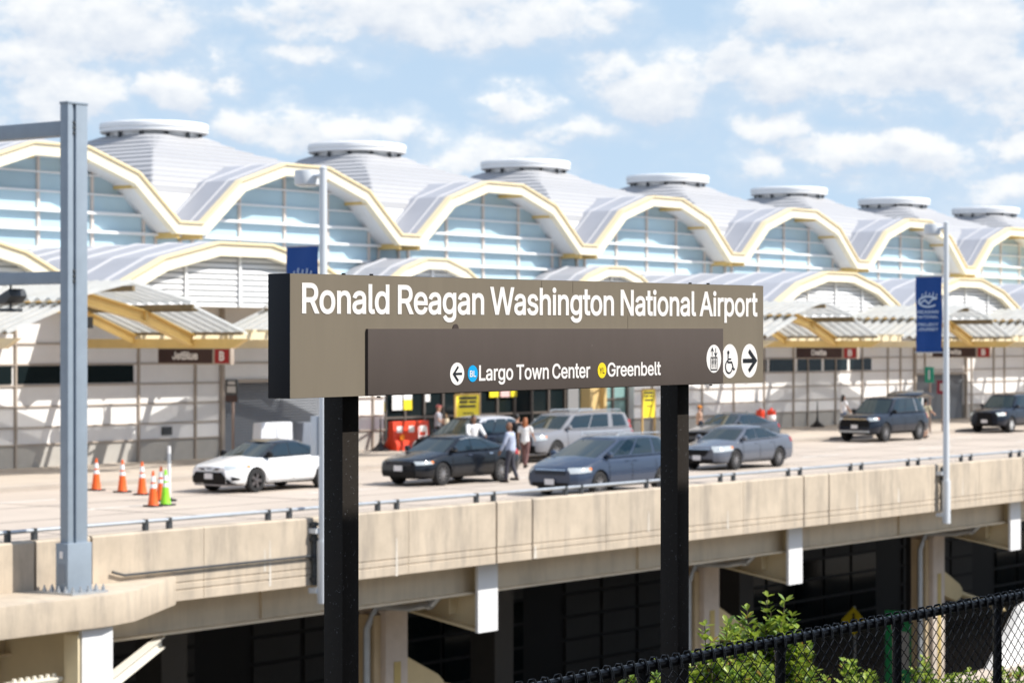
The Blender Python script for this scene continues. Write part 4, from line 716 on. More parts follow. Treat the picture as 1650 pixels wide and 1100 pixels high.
# ------------------------------------------------------------------ pavement canopies
def canopy_path(c, e=0.): return [(c - 4.65 - e, 4.42 - e * .5), (c - 2.5, 5.18), (c, 5.70), (c + 2.5, 5.18), (c + 4.65 + e, 4.42 - e * .5)]
def corrugated(mb, a, b, t0, t1, dz, mi=0):
    """sheet between two ridge points, ribs running down the slope"""
    n = int((t1 - t0) / .115); rows = []
    for i in range(n + 1):
        t_ = t0 + (t1 - t0) * i / n; o = (.06 if i % 4 in (1, 2) else -.06)
        rows.append([(a[0], t_, a[1] + dz + o), (b[0], t_, b[1] + dz + o)])
    mb.grid(rows, mi)
def canopy(c):
    e = MB(); P = canopy_path(c)
    e.ribbon(P, .04, .32, 54.36, 54.42); e.ribbon(P, -.01, .04, 54.25, 54.53); e.ribbon(P, .32, .37, 54.25, 54.53)
    for x, z in P[1:-1]: e.box(x - .03, x + .03, 54.26, 54.52, z - .36, z - .005)
    beam = e.build('canopy_beam', YEL, tm)
    e = MB(); e.ribbon(P, .04, .30, 56.96, 57.0); e.ribbon(P, -.01, .04, 56.88, 57.1); e.build('canopy_beam', YEL, tm)
    tiers = [(1, 0, .10, 52.25, 58.7), (1, 2, .28, 52.9, 58.4), (3, 4, .10, 52.25, 58.7), (2, 3, .28, 52.9, 58.4)]
    for i, j, dz, t0, t1 in ((0, 1, .12, 52.2, 57.4), (1, 2, .30, 52.3, 57.3), (2, 3, .30, 52.3, 57.3), (3, 4, .12, 52.2, 57.4)):
        a, b = P[i], P[j]
        ex = .3 if j > 2 else 0.
        s_ = MB(); corrugated(s_, (a[0] - (0 if j > 2 else .25), a[1] + (0 if j > 2 else -.06)), (b[0] + (.25 if j > 2 else 0), b[1] - (.06 if j > 2 else 0)), t0, t1, dz); s_.build('corrugated_roof', CORR, beam, fixn=False)
    for i, (x, z) in enumerate(P):
        h = .12 if i in (0, 4) else .20
        p = MB(); p.box(x - .05, x + .05, 52.25, 57.35, z + .0, z + h - .03, 0)
        if i in (1, 3): p.box(x + (.1 if i == 3 else -.24), x + (.24 if i == 3 else -.1), 52.3, 57.3, z - .05, z + .07, 0)
        p.build('purlin', DARKY, beam)
    for x, z in (P[0], P[-1]):
        p = MB(); p.box(x - .10, x + .10, 52.6, 60.0, z - .42, z - .12); p.prism([(52.6, z - .42), (52.6, z - .12), (52.0, z - .12)], 'x', x - .1, x + .1); p.build('tie_beam', YEL if x > c else CREAM, beam)
    p = MB(); x, z = P[3]
    p.box(c + 1.2, c + 1.5, 55.6, 55.9, z - .55, z - .2); p.build('speaker', DGREY, beam)
for k in range(-1, 7): canopy(50.5 + BAY * k)
for k in range(-1, 6):
    a, b = 50.5 + BAY * k + 5.0, 50.5 + BAY * (k + 1) - 5.0
    for t_ in (53.2, 55.2, 57.1): 
        gt = MB(); gt.box(a, b, t_, t_ + .18, 4.28, 4.52); gt.build('link_beam', CREAM, tm)
for k in range(-1, 6):
    a, b = 50.5 + BAY * k + 4.8, 50.5 + BAY * (k + 1) - 4.8
    gt = MB()
    for i in range(5):
        x = a + (b - a) * (i + .5) / 5; gt.box(x - .08, x + .08, 53.0, 57.3, 4.53, 4.60)
    for t_ in (54.0, 55.6): gt.add([(a, t_, 4.62), (a, t_ + .12, 4.62), (b, t_ + 1.62, 4.62), (b, t_ + 1.5, 4.62)], [(0, 1, 2, 3)])
    gt.build('brace', CREAM, tm, fixn=False)

# ------------------------------------------------------------------ hanging signs (face oncoming traffic)
def hanging_sign(xs, t0, t1, name, text, label):
    o = thing('airline_sign', label, 'sign', (xs, (t0 + t1) / 2, 3.5), group='airline signs under the canopies')
    q = MB(); q.box(xs, xs + .18, t0, t1, 3.46, 4.02); q.build('box', MULL, o, bevel=.01)
    q = MB(); q.box(xs - .015, xs - .001, t0 + .82, t1 - .05, 3.51, 3.97); q.build('panel', BROWNS, o)
    q = MB(); q.box(xs - .015, xs - .001, t0 + .06, t0 + .70, 3.51, 3.97); q.build('panel', REDS, o)
    q = MB(); put_text(q, text, (xs - .02, (t0 + .82 + t1 - .05) / 2, 3.62), (0, -1, 0), .27, bold=.03, align='c')
    put_text(q, 'B', (xs - .02, t0 + .38, 3.59), (0, -1, 0), .31, bold=.03, align='c')
    q.build('lettering', LETW, o, fixn=False)
    q = MB()
    for t_ in (t0 + .5, t1 - .5): q.tube([(xs + .09, t_, 4.02), (xs + .09, t_, 4.6)], .03, 6)
    q.build('hanger', MULL, o)
hanging_sign(57.5, 55.0, 58.35, 'j', 'JetBlue', 'brown sign reading JetBlue with red B panel, hanging nearest the steel gantry')
hanging_sign(99.4, 55.0, 58.3, 'd', 'Delta', 'brown Delta sign with red B panel just right of the big station sign')
hanging_sign(113.3, 55.0, 58.3, 'd', 'Delta', 'brown Delta sign with red B panel partly behind the lamp post with the banner')
# ------------------------------------------------------------------ vehicles (front towards -X)
def smooth_arr(a, k=2):
    for _ in range(k):
        b = np.concatenate([[a[0]], a, [a[-1]]]); a = .25 * b[:-2] + .5 * b[1:-1] + .25 * b[2:]
    return a
def make_car(name, label, cat, fx, ty, p, mats, group=None):
    """fx: x of the front bumper, ty: y of the centre line"""
    L, W, H = p['L'], p['W'], p['H']; paint_, rimm = mats
    root = thing(name, label, cat, (fx, ty, p.get('z', 0.)), 0, group, local=True)
    xs = np.unique(np.concatenate([np.linspace(0, .7, 18), np.linspace(.7, L - .7, int(L / .06)), np.linspace(L - .7, L, 18)]))
    hood = smooth_arr(np.interp(xs, *zip(*p['belt'])), 3)
    plan = smooth_arr(np.interp(xs, [0, .05, .14, .32, .7, 1.2, L - .7, L - .25, L - .08, L], [.66, .76, .86, .935, .985, 1, 1, .95, .88, .80]), 2) * W / 2
    R = p.get('R', .335); ax = p['axles']; sill = p.get('sill', .22)
    PZ, PW = [0, .08, .3, .5, .72, .88, .96, 1.0], [.90, .955, 1.0, .995, .975, .93, .87, .80]
    def hwid(x, z):
        zb = np.interp(x, xs, hood); return float(np.interp(x, xs, plan) * np.interp((z - sill) / (zb - sill), PZ, PW))
    lean = p.get('lean', .30); rear = p.get('rlean', .14)
    def dx(x, z):
        d = 0.
        if x < .9: d += lean * max(0, z - .58) ** 1.3 * (1 - x / .9) + .25 * max(0, .40 - z) * (1 - x / .9)
        if x > L - .6: d -= (rear * max(0, z - .75) + .3 * max(0, .45 - z)) * (1 - (L - x) / .6)
        return d
    def sp(x, z, sg, off=0.):
        x2 = x + dx(x, z); w = hwid(x, z); w2 = hwid(min(x + .04, L), z)
        nx = -(w2 - w) / .04; k = math.hypot(nx, 1)
        return (x2 + off * nx / k, sg * (w + off / k), z)
    b = MB(); rows = []; K = 9
    for x, zb in zip(xs, hood):
        z0 = sill + (.06 if x < .5 or x > L - .5 else 0)
        for a in ax:
            Ra = R + .055
            if abs(x - a) < Ra: z0 = max(z0, R + math.sqrt(Ra ** 2 - (x - a) ** 2))
        z0 = min(z0, zb - .05)
        side = [(z0 + (zb - z0) * f) for f in (0, .1, .25, .42, .58, .74, .86, .94, 1.)]
        ring = [(x + dx(x, z0), 0, z0)] + [sp(x, z, 1) for z in side] + [(x + dx(x, zb), 0, zb + .035)] + [sp(x, z, -1) for z in side[::-1]]
        rows.append(ring + [ring[0]])
    b.grid(rows); b.add(rows[0][:-1], [tuple(range(len(rows[0]) - 1))]); b.add(rows[-1][:-1], [tuple(range(len(rows[0]) - 1))[::-1]])
    # cabin
    A, B, Cc, D = p['cab']; zr = H - .02; TUM = p.get('tumble', .22)
    def zbelt(x): return float(np.interp(x, xs, hood)) + .0
    def cab(u, f, sg, off=0.):
        xb = A + (D - A) * u; xt = B + (Cc - B) * u; x = xb + (xt - xb) * f
        zb_ = zbelt(xb) - .02; zt = zr - .07 - .05 * (2 * u - 1) ** 2; z = zb_ + (zt - zb_) * f
        wb = hwid(xb, zbelt(xb)) * 1.12 * (1 - .10 * max(0, 1 - u * 7) - .06 * max(0, 1 - (1 - u) * 7)); w = wb * (1 - TUM * f ** 1.25)
        return (x, sg * (w + off), z)
    rows = []; U = np.linspace(0, 1, 26); F_ = (0, .2, .4, .6, .8, .93, 1.)
    for u in U:
        ring = [cab(u, f, 1) for f in F_]
        x, y, z = ring[-1]; zc = zr - .06 * (2 * u - 1) ** 2
        ring += [(x, y * .86, z + (zc - z) * .62), (x, y * .5, z + (zc - z) * .93), (x, 0, zc), (x, -y * .5, z + (zc - z) * .93), (x, -y * .86, z + (zc - z) * .62)]
        ring += [cab(u, f, -1) for f in F_[::-1]]
        rows.append(ring)
    cm = 2 if p.get('cap_roof') else 0
    b.grid(rows, mi=cm)
    b.add(rows[0], [tuple(range(len(rows[0])))], cm); b.add(rows[-1], [tuple(range(len(rows[-1])))[::-1]], cm)
    # door shut lines and sill trim on the skin
    for xd in p['doors']:
        for sg in (1, -1):
            b.grid([[sp(xd - .009, z, sg, .003) for z in np.linspace(sill + .12, zbelt(xd) - .06, 8)], [sp(xd + .009, z, sg, .003) for z in np.linspace(sill + .12, zbelt(xd) - .06, 8)]], 1)
    for sg in (1, -1):
        xx = np.linspace(ax[0] + R + .08, ax[1] - R - .08, 14)
        b.grid([[sp(x, sill + .0, sg, .006) for x in xx], [sp(x, sill + .10, sg, .006) for x in xx]], 1)
    body = b.build('body', [paint_, TRIM] + ([p['cap_roof']] if p.get('cap_roof') else []), root, smooth=True, angle=32)
    u_ = MB(); u_.box(.35, L - .35, -W / 2 * .60, W / 2 * .60, sill - .02, sill + .5)
    for a in ax: u_.box(a - R - .06, a + R + .06, -W / 2 * .78, W / 2 * .78, sill + .02, R * 2 + .12)
    u_.build('underbody', TRIM, root)
    if p.get('cap_roof'):
        q = MB(); q.grid([[tuple(c * 1. for c in (pt[0], pt[1] * 1.002, pt[2] + .004)) for pt in r[5:-5]] for r in rows]); q.build('roof_panel', p['cap_roof'], root, smooth=True)
    # glass
    def screen(u, nm, sgn, m=WGLASS):
        g = []
        for f in np.linspace(.06, .97, 8):
            l = cab(u, f, 1); r = cab(u, f, -1); row = []
            for v in np.linspace(-.93, .93, 11):
                x = l[0] + sgn * (.016 + .055 * (1 - v * v)); row.append((x, l[1] * v, l[2]))
            g.append(row)
        MB().grid(g).build(nm, m, root, smooth=True)
    screen(0., 'windshield', -1); screen(1., 'rear_window', 1, CGLASS)
    for sg in (1, -1):
        for (ua, ub) in p['wins']:
            fr_ = (.10, .35, .6, .82, .95)
            g = [[cab(u, f, sg, .007) for u in np.linspace(ua + (.0), ub, 7)] for f in fr_]
            MB().grid(g).build('side_window', CGLASS, root, smooth=True)
    # lamps
    zl0, zl1, xl = p['head']
    for sg in (1, -1):
        xx = np.linspace(.015, xl, 9)
        g = []
        for q in (0, .33, .66, 1.):
            g.append([sp(x, zl0 + (zl1 - zl0) * (q * (1 - .25 * (x / xl)) + .45 * (x / xl) * .6), sg, .009) for x in xx])
        h = MB().grid(g).build('headlight', p.get('lens', LENS), root, smooth=True)
        g = [[sp(x, zl0 + (zl1 - zl0) * (.5 + .27) + dz, sg, .013) for x in np.linspace(xl * .86, xl * 1.02, 3)] for dz in (-.03, .03)]
        MB().grid(g).build('turn_signal', AMBER, h)
        z0, z1 = p['tail']
        g = [[sp(x, z, sg, .009) for x in np.linspace(L - .34, L - .01, 6)] for z in np.linspace(z0, z1, 4)]
        MB().grid(g).build('tail_light', REDL, root, smooth=True)
    # nose: grille, lower intake, plate
    pk = int(np.searchsorted(xs, .9)); plan_ = np.maximum.accumulate(np.interp(xs, [0, .05, .14, .32, .7, 1.2], [.66, .76, .86, .935, .985, 1]) * W / 2)
    def nose(y, z, off):
        pw = np.interp((z - sill) / (float(hood[0]) - sill), PZ, PW); x = float(np.interp(abs(y) / pw, plan_[:pk], xs[:pk]))
        return (x + dx(x, z) - off * (1 - .5 * min(1, x / .2)), y + math.copysign(.012 * min(1, x / .2), y), z)
    for nm, ys, z0, z1, m in p['nose']:
        if isinstance(ys, (int, float)): ys = [(-ys, z0), (-ys, z1), (ys, z1), (ys, z0)]
        q = MB(); ny = 24
        # polygon given as left-half outline: (y at z0, y at z1)
        yb, yt = ys[0][0], ys[1][0]
        g = []
        for f in np.linspace(0, 1, 5):
            yy = yb + (yt - yb) * f; z = z0 + (z1 - z0) * f
            g.append([nose(-abs(yy) + 2 * abs(yy) * k / ny, z, .02) for k in range(ny + 1)])
        q.grid(g); q.build(nm, m, root)
    zp = p.get('plate', .48)
    q = MB(); q.box(dx(0, zp) - .035, dx(0, zp) - .018, -.155, .155, zp - .075, zp + .08); q.build('license_plate', PLATE, root)
    # mirrors, handles
    xm = A + (B - A) * .32; zm = zbelt(A + .3) + .07
    for sg in (1, -1):
        w = cab(.06, .1, sg)[1]
        q = MB(); q.lathe((xm + .05, w + sg * .13, zm), [(.03, -.10), (.085, -.06), (.09, 0), (.075, .06), (.02, .08)], 10, axis='x'); q.box(xm - .0, xm + .08, min(w * .97, w + sg * .06), max(w * .97, w + sg * .06), zm - .05, zm - .01)
        q.build('mirror', p.get('mirror', paint_), root, smooth=True)
        for xh in p['handles']:
            z = zbelt(xh) - .13
            q = MB(); q.grid([[sp(x, z + d, sg, .022) for x in np.linspace(xh - .09, xh + .09, 4)] for d in (-.014, .014)]); q.build('door_handle', p.get('hmat', paint_), root)
    # wheels
    for a in ax:
        for sg in (1, -1):
            yo = sg * (W / 2 - .015); yi = sg * (W / 2 - .23)
            h = MB(); pr = [(R * .62, 0), (R * .93, .0), (R, .03), (R, .18), (R * .93, .215), (R * .62, .215)]
            h.lathe((a, yo, R), [(r_, -sg * d) for r_, d in pr], 28, axis='y', cap=False); t_ = h.build('wheel', TYRE, root, smooth=True)
            h = MB(); h.lathe((a, yo - sg * .05, R), [(R * .70, -sg * .03), (R * .70, 0.), (R * .66, .0), (R * .64, -sg * .06), (.05, -sg * .07)], 28, axis='y', mi=1)
            ns = p.get('spokes', 10)
            h.lathe((a, yo - sg * .02, R), [(R * .72, -sg * .03), (R * .72, sg * .008), (R * .655, sg * .008), (R * .655, -sg * .03)], 28, axis='y', cap=False)
            for k in range(ns):
                t0 = 2 * math.pi * k / ns; wd = .019 if ns > 6 else .05
                c_, s_ = math.cos(t0), math.sin(t0); vs = []
                for rr, ww in ((.03, wd * .8), (R * .67, wd)):
                    for o in (-1, 1):
                        for dy in (-.03, .0): vs.append((a + c_ * rr - s_ * ww * o, yo + sg * (dy - .012), R + s_ * rr + c_ * ww * o))
                h.add(vs, [(0, 1, 3, 2), (4, 6, 7, 5), (0, 4, 5, 1), (2, 3, 7, 6), (0, 2, 6, 4), (1, 5, 7, 3)])
            h.lathe((a, yo - sg * .01, R), [(.06, -sg * .03), (.06, sg * .01), (.03, sg * .016)], 12, axis='y')
            h.build('rim', [rimm, TRIM], t_)
    return root, dict(sp=sp, cab=cab, dx=dx, zbelt=zbelt, rows=rows)

SEDAN = dict(L=4.86, W=1.84, H=1.45, axles=(.97, 3.78), cab=(1.18, 2.02, 3.15, 4.22), doors=(1.42, 2.48, 3.42), handles=(2.28, 3.28),
    belt=[(0, .70), (.12, .76), (.5, .83), (1.25, .96), (2.2, .985), (3.4, 1.01), (4.2, 1.06), (4.7, 1.07), (4.86, 1.02)],
    wins=[(.07, .385), (.405, .72), (.735, .90)], head=(.60, .74, .62), tail=(.80, .96), lean=.38,
    nose=[('grille', .52, .56, .70, TRIM), ('lower_intake', .55, .27, .42, TRIM)])
# white sedan
sp_ = dict(SEDAN); sp_.update(L=4.88, spokes=5, cap_roof=mat('black_gloss_roof', (.012, .014, .016), .1, coat=.8), mirror=TRIM, head=(.66, .77, .72), plate=.47,
    nose=[('upper_grille', [(.30,), (.42,)], .64, .69, TRIM), ('grille', [(.80,), (.50,)], .27, .585, TRIM), ('chin_lip', .80, .205, .245, mat('chin_lip', (.3, .28, .28), .4))])
o, q = make_car('sedan_car', 'white sedan with black roof driving beside the traffic cones', 'car', 48.47, 47.18, sp_, (P_WHITE, RIMD))
k = MB()
k.add([(q['dx'](0, z) - .03 + .05 * (abs(y) / .6) ** 2, y, z) for y, z in ((-.30, .70), (0, .60), (.30, .70), (.34, .745), (0, .655), (-.34, .745))], [(0, 1, 4, 5), (1, 2, 3, 4)])
k.build('bonnet_edge', P_WHITE, o)
for sg in (1, -1):
    k = MB(); k.grid([[q['sp'](x, .40 + dz * (1 - (x - .10) / .3), sg, .012) for x in np.linspace(.10, .36, 5)] for dz in (-.045, .07)]); k.build('fog_light', TRIM, o)
# black sedan
sp_ = dict(SEDAN); sp_.update(spokes=10, head=(.62, .73, .54), plate=.52, nose=[('grille', .48, .60, .70, mat('grille_mesh', (.03, .03, .035), .3, metal=.5)), ('lower_intake', .62, .27, .44, TRIM)], hmat=CHROME)
o, q = make_car('sedan_car', 'black sedan with silver rims, a man in a light blue shirt beside its rear wheel', 'car', 54.16, 45.08, sp_, (P_BLACK, RIMS))
k = MB(); k.add([(q['dx'](0, z) - .02 + .05 * (abs(y) / .6) ** 2, y, z) for y, z in ((-.5, .70), (.5, .70), (.5, .725), (-.5, .725))], [(0, 1, 2, 3)]); k.build('chrome_strip', CHROME, o)
for sg in (1, -1):
    k = MB(); k.grid([[q['cab'](u, f, sg, .012) for u in np.linspace(.05, .93, 16)] for f in (.965, 1.)]); k.build('window_trim', GALV, o)
# grey blue sedan
sp_ = dict(SEDAN); sp_.update(L=4.87, H=1.46, axles=(1.0, 3.75), spokes=10, sill=.23, head=(.60, .80, .80), plate=.42, tail=(.84, 1.0), mirror=P_GREY,
    nose=[('grille', [(.30,), (.50,)], .48, .72, TRIM), ('lower_intake', .6, .26, .38, TRIM), ('chrome_bar', .5, .69, .715, CHROME)])
make_car('sedan_car', 'grey blue sedan close behind the parapet, right of the right sign post', 'car', 66.8, 42.9, sp_, (P_GREY, RIMS))
# blue minivan
VAN = dict(L=5.1, W=1.97, H=1.62, R=.335, axles=(1.02, 4.05), cab=(1.0, 2.3, 4.45, 5.02), doors=(1.45, 2.55, 3.75), handles=(2.35, 2.75), sill=.22, tumble=.17,
    belt=[(0, .70), (.12, .78), (.5, .90), (1.05, 1.03), (2.2, 1.05), (4.0, 1.07), (4.9, 1.09), (5.1, 1.03)],
    wins=[(.05, .135), (.15, .36), (.395, .66), (.70, .92)], head=(.63, .79, .62), tail=(.95, 1.35), lean=.36, rlean=.1, plate=.40,
    nose=[('grille', .50, .60, .72, mat('grille_mesh', (.03, .03, .035))), ('lower_intake', .6, .27, .38, TRIM), ('chrome_bar', .50, .715, .74, CHROME)])
o, q = make_car('minivan_car', 'dark blue minivan just behind the parapet handrail, between the two sign posts', 'minivan', 52.9, 38.7, VAN, (P_NAVY, RIMS))
k = MB()
for sg in (1, -1): k = MB(); k.tube([(2.3, sg * .60, 1.58), (2.4, sg * .62, 1.645), (4.4, sg * .62, 1.635), (4.5, sg * .6, 1.57)], .02, 6); k.build('roof_rack', GALV, o, smooth=True)
# pewter sport utility
SUV = dict(L=5.0, W=1.97, H=1.86, R=.375, axles=(.98, 3.86), cab=(1.38, 2.02, 4.70, 4.95), doors=(1.5, 2.62, 3.72), handles=(2.42, 3.5), sill=.32, tumble=.15,
    belt=[(0, .93), (.12, 1.02), (.5, 1.09), (1.4, 1.17), (2.2, 1.17), (4.0, 1.18), (4.8, 1.19), (5.0, 1.12)],
    wins=[(.05, .335), (.355, .62), (.69, .90)], head=(.76, .95, .50), tail=(.95, 1.4), lean=.22, rlean=.08, plate=.55,
    nose=[('grille', .55, .72, .95, TRIM), ('lower_intake', .75, .34, .6, TRIM)])
LONG = dict(SUV); LONG.update(L=6.1, H=1.74, axles=(1.05, 4.75), cab=(1.5, 2.3, 5.75, 6.0), doors=(1.7, 2.9, 4.1), handles=(2.7, 3.9), belt=[(0, .90), (.12, .98), (.5, 1.05), (1.5, 1.13), (2.4, 1.13), (5.0, 1.14), (5.9, 1.15), (6.1, 1.08)])
o, q = make_car('sport_utility_car', 'tall pewter sport utility vehicle at the kerb behind the dark blue minivan', 'suv', 67.5, 50.8, LONG, (P_SILV, RIMS))
k = MB()
for sg in (1, -1): k = MB(); k.tube([(2.8, sg * .62, 1.71), (2.9, sg * .63, 1.77), (5.4, sg * .63, 1.76), (5.5, sg * .6, 1.69)], .022, 6); k.build('roof_rack', GALV, o, smooth=True)
# crossover behind the black sedan
CROSS = dict(SUV); CROSS.update(L=4.75, W=1.9, H=1.70, R=.36, axles=(.95, 3.75), cab=(1.15, 2.15, 4.05, 4.68), sill=.27, tumble=.2, lean=.34,
    belt=[(0, .82), (.12, .9), (.5, .98), (1.2, 1.08), (2.2, 1.09), (4.0, 1.12), (4.6, 1.14), (4.75, 1.05)], wins=[(.06, .36), (.385, .66), (.685, .93)], head=(.70, .86, .7), tail=(.9, 1.15))
o, q = make_car('crossover_car', 'dark crossover with a pale silver roof at the kerb behind the black sedan', 'crossover', 62.9, 51.1, CROSS, (P_DARK, RIMS))
k = MB(); k.grid([[(p_[0], p_[1] * 1.003, p_[2] + .006) for p_ in r[4:-4]] for r in q['rows']]); k.build('roof_panel', mat('silver_roof_paint', (.55, .56, .60), .25, metal=.3, coat=.5), o, smooth=True)
# dark grey sedan at the kerb
sp_ = dict(SEDAN); sp_.update(H=1.47)
make_car('sedan_car', 'dark grey sedan at the kerb behind the grey blue sedan', 'car', 79.6, 51.0, sp_, (P_DGRY, RIMS))
# black large suv with raised tailgate
BIG = dict(SUV); BIG.update(L=5.1, W=2.04, H=1.92, R=.40, axles=(.98, 4.02), cab=(1.45, 2.2, 4.55, 5.0), sill=.34, plate=.66, tumble=.17, spokes=12, mirror=TRIM,
    belt=[(0, .98), (.1, 1.08), (.5, 1.14), (1.5, 1.21), (2.3, 1.22), (4.2, 1.24), (4.9, 1.25), (5.1, 1.15)], wins=[(.06, .36), (.385, .66), (.70, .93)], head=(.90, 1.04, .42), tail=(.95, 1.25),
    nose=[('grille', .72, .66, .96, TRIM), ('chrome_bar', .78, .955, 1.0, CHROME), ('lower_trim', .7, .42, .50, GALV)])
o, q = make_car('sport_utility_car', 'black sport utility vehicle with its tailgate raised, left of the lamp post with the banner', 'suv', 90.2, 50.05, BIG, (P_DARK, RIMS))
k = MB(); k.prism([(4.28, 1.86), (4.30, 1.94), (4.85, 2.08), (5.5, 1.98), (5.72, 1.84), (5.70, 1.78), (5.45, 1.9), (4.85, 2.0)], 'y', -.80, .80); k.build('tailgate', P_DARK, o, bevel=.02)
k = MB(); k.grid([[q['cab'](u, f, -1, .012) for f in (.06, .5, 1.)] for u in (.665, .695)]); k.grid([[q['cab'](u, f, -1, .012) for f in (.06, .5, 1.)] for u in (.93, .955)]); k.build('pillar_trim', P_SILV, o)
# dark suv at the right edge
LX = dict(SUV); LX.update(L=4.9, W=1.9, H=1.84, spokes=6, lens=mat('led_lens', (.75, .82, .80), .1), nose=[('grille', [(.42,), (.34,)], .42, .92, TRIM), ('lower_intake', .7, .34, .42, TRIM)], head=(.80, .95, .42))
make_car('sport_utility_car', 'dark blue black sport utility vehicle with bright headlamps at the far right edge', 'suv', 103.4, 50.5, LX, (P_DARK, mat('bright_rim', (.7, .7, .7), .3, metal=.5)))
# cabinets on the pavement behind the white sedan
def cabinet(label, x0, x1, y0, y1, h, m):
    o = thing('utility_cabinet', label, 'cabinet', ((x0 + x1) / 2, (y0 + y1) / 2, .12), 0, 'cabinets on the pavement')
    q = MB(); q.prism([(x0, .2), (x0 + .12, h), (x1 - .05, h), (x1, .2)], 'y', y0, y1); q.build('housing', m, o, bevel=.04)
    q = MB(); q.box(x0 + .05, x1 - .05, y0 + .05, y1 - .05, .12, .2); q.build('plinth', BASEC, o)
    q = MB(); q.box((x0 + x1) / 2 - .01, (x0 + x1) / 2 + .01, y0 - .006, y0 - .001, .3, h - .12); q.build('door_seam', DGREY, o)
    q = MB(); q.box((x0 + x1) / 2 + .06, (x0 + x1) / 2 + .1, y0 - .03, y0 - .001, .85, 1.05); q.build('handle', GALV, o, bevel=.005)
cabinet('white metal cabinet on the pavement, its top showing above the white sedan', 58.35, 60.0, 54.5, 54.9, 1.55, mat('cabinet_white', (.60, .62, .66), .45, var=.06, scale=2))
cabinet('grey metal cabinet on the pavement right of the white cabinet', 60.5, 61.7, 54.6, 55.0, 1.5, mat('grey_cabinet', (.16, .18, .22), .5))

# ------------------------------------------------------------------ people
SKIN = mat('brown_skin', (.22, .11, .065), .55); SKIN2 = mat('light_skin', (.52, .30, .21), .55); SKIN3 = mat('tan_skin', (.36, .19, .12), .55)
HAIRK = mat('black_hair', (.012, .010, .009), .5); HAIRA = mat('auburn_hair', (.30, .10, .035), .5)
def cloth(n, c): return mat(n, c, .85, var=.1, scale=8)
def meshify(mb, vox):
    me = bpy.data.meshes.new('tmp_body'); me.from_pydata([tuple(v) for v in mb.v], [], mb.f)
    bm = bmesh.new(); bm.from_mesh(me); bmesh.ops.recalc_face_normals(bm, faces=bm.faces); bm.to_mesh(me); bm.free()
    o = bpy.data.objects.new('tmp_body', me); COL.objects.link(o)
    r = o.modifiers.new('r', 'REMESH'); r.mode = 'VOXEL'; r.voxel_size = vox
    s_ = o.modifiers.new('s', 'SMOOTH'); s_.iterations = 2; s_.factor = .5
    bpy.context.view_layer.update()
    m2 = bpy.data.meshes.new_from_object(o.evaluated_get(bpy.context.evaluated_depsgraph_get()))
    bpy.data.objects.remove(o); bpy.data.meshes.remove(me); return m2
def limb(mb, a, b, ra, rb, n=10, mid=None):
    a, b = Vector(a), Vector(b); pts, rs = [], []
    for i in range(9):
        f = i / 8; pts.append(a.lerp(b, f)); r = ra + (rb - ra) * f
        if mid: r += mid * math.sin(math.pi * f)
        rs.append(r)
    d = (b - a).normalized()
    pts = [a - d * ra * .6] + pts + [b + d * rb * .6]; rs = [ra * .5] + rs + [rb * .5]
    mb.tube(pts, rs, n)
def blob(mb, c, rx, ry, rz, n=14):
    pr = []; vs = []; fs = []
    m = 9
    for i in range(m):
        t = math.pi * (i + .5) / m
        for k in range(n):
            a = 2 * math.pi * k / n; vs.append((c[0] + rx * math.sin(t) * math.cos(a), c[1] + ry * math.sin(t) * math.sin(a), c[2] + rz * math.cos(t)))
    for i in range(m - 1):
        for k in range(n): fs.append((i * n + k, i * n + (k + 1) % n, (i + 1) * n + (k + 1) % n, (i + 1) * n + k))
    fs.append(tuple(range(n))); fs.append(tuple(range((m - 1) * n, m * n)))
    mb.add(vs, fs)
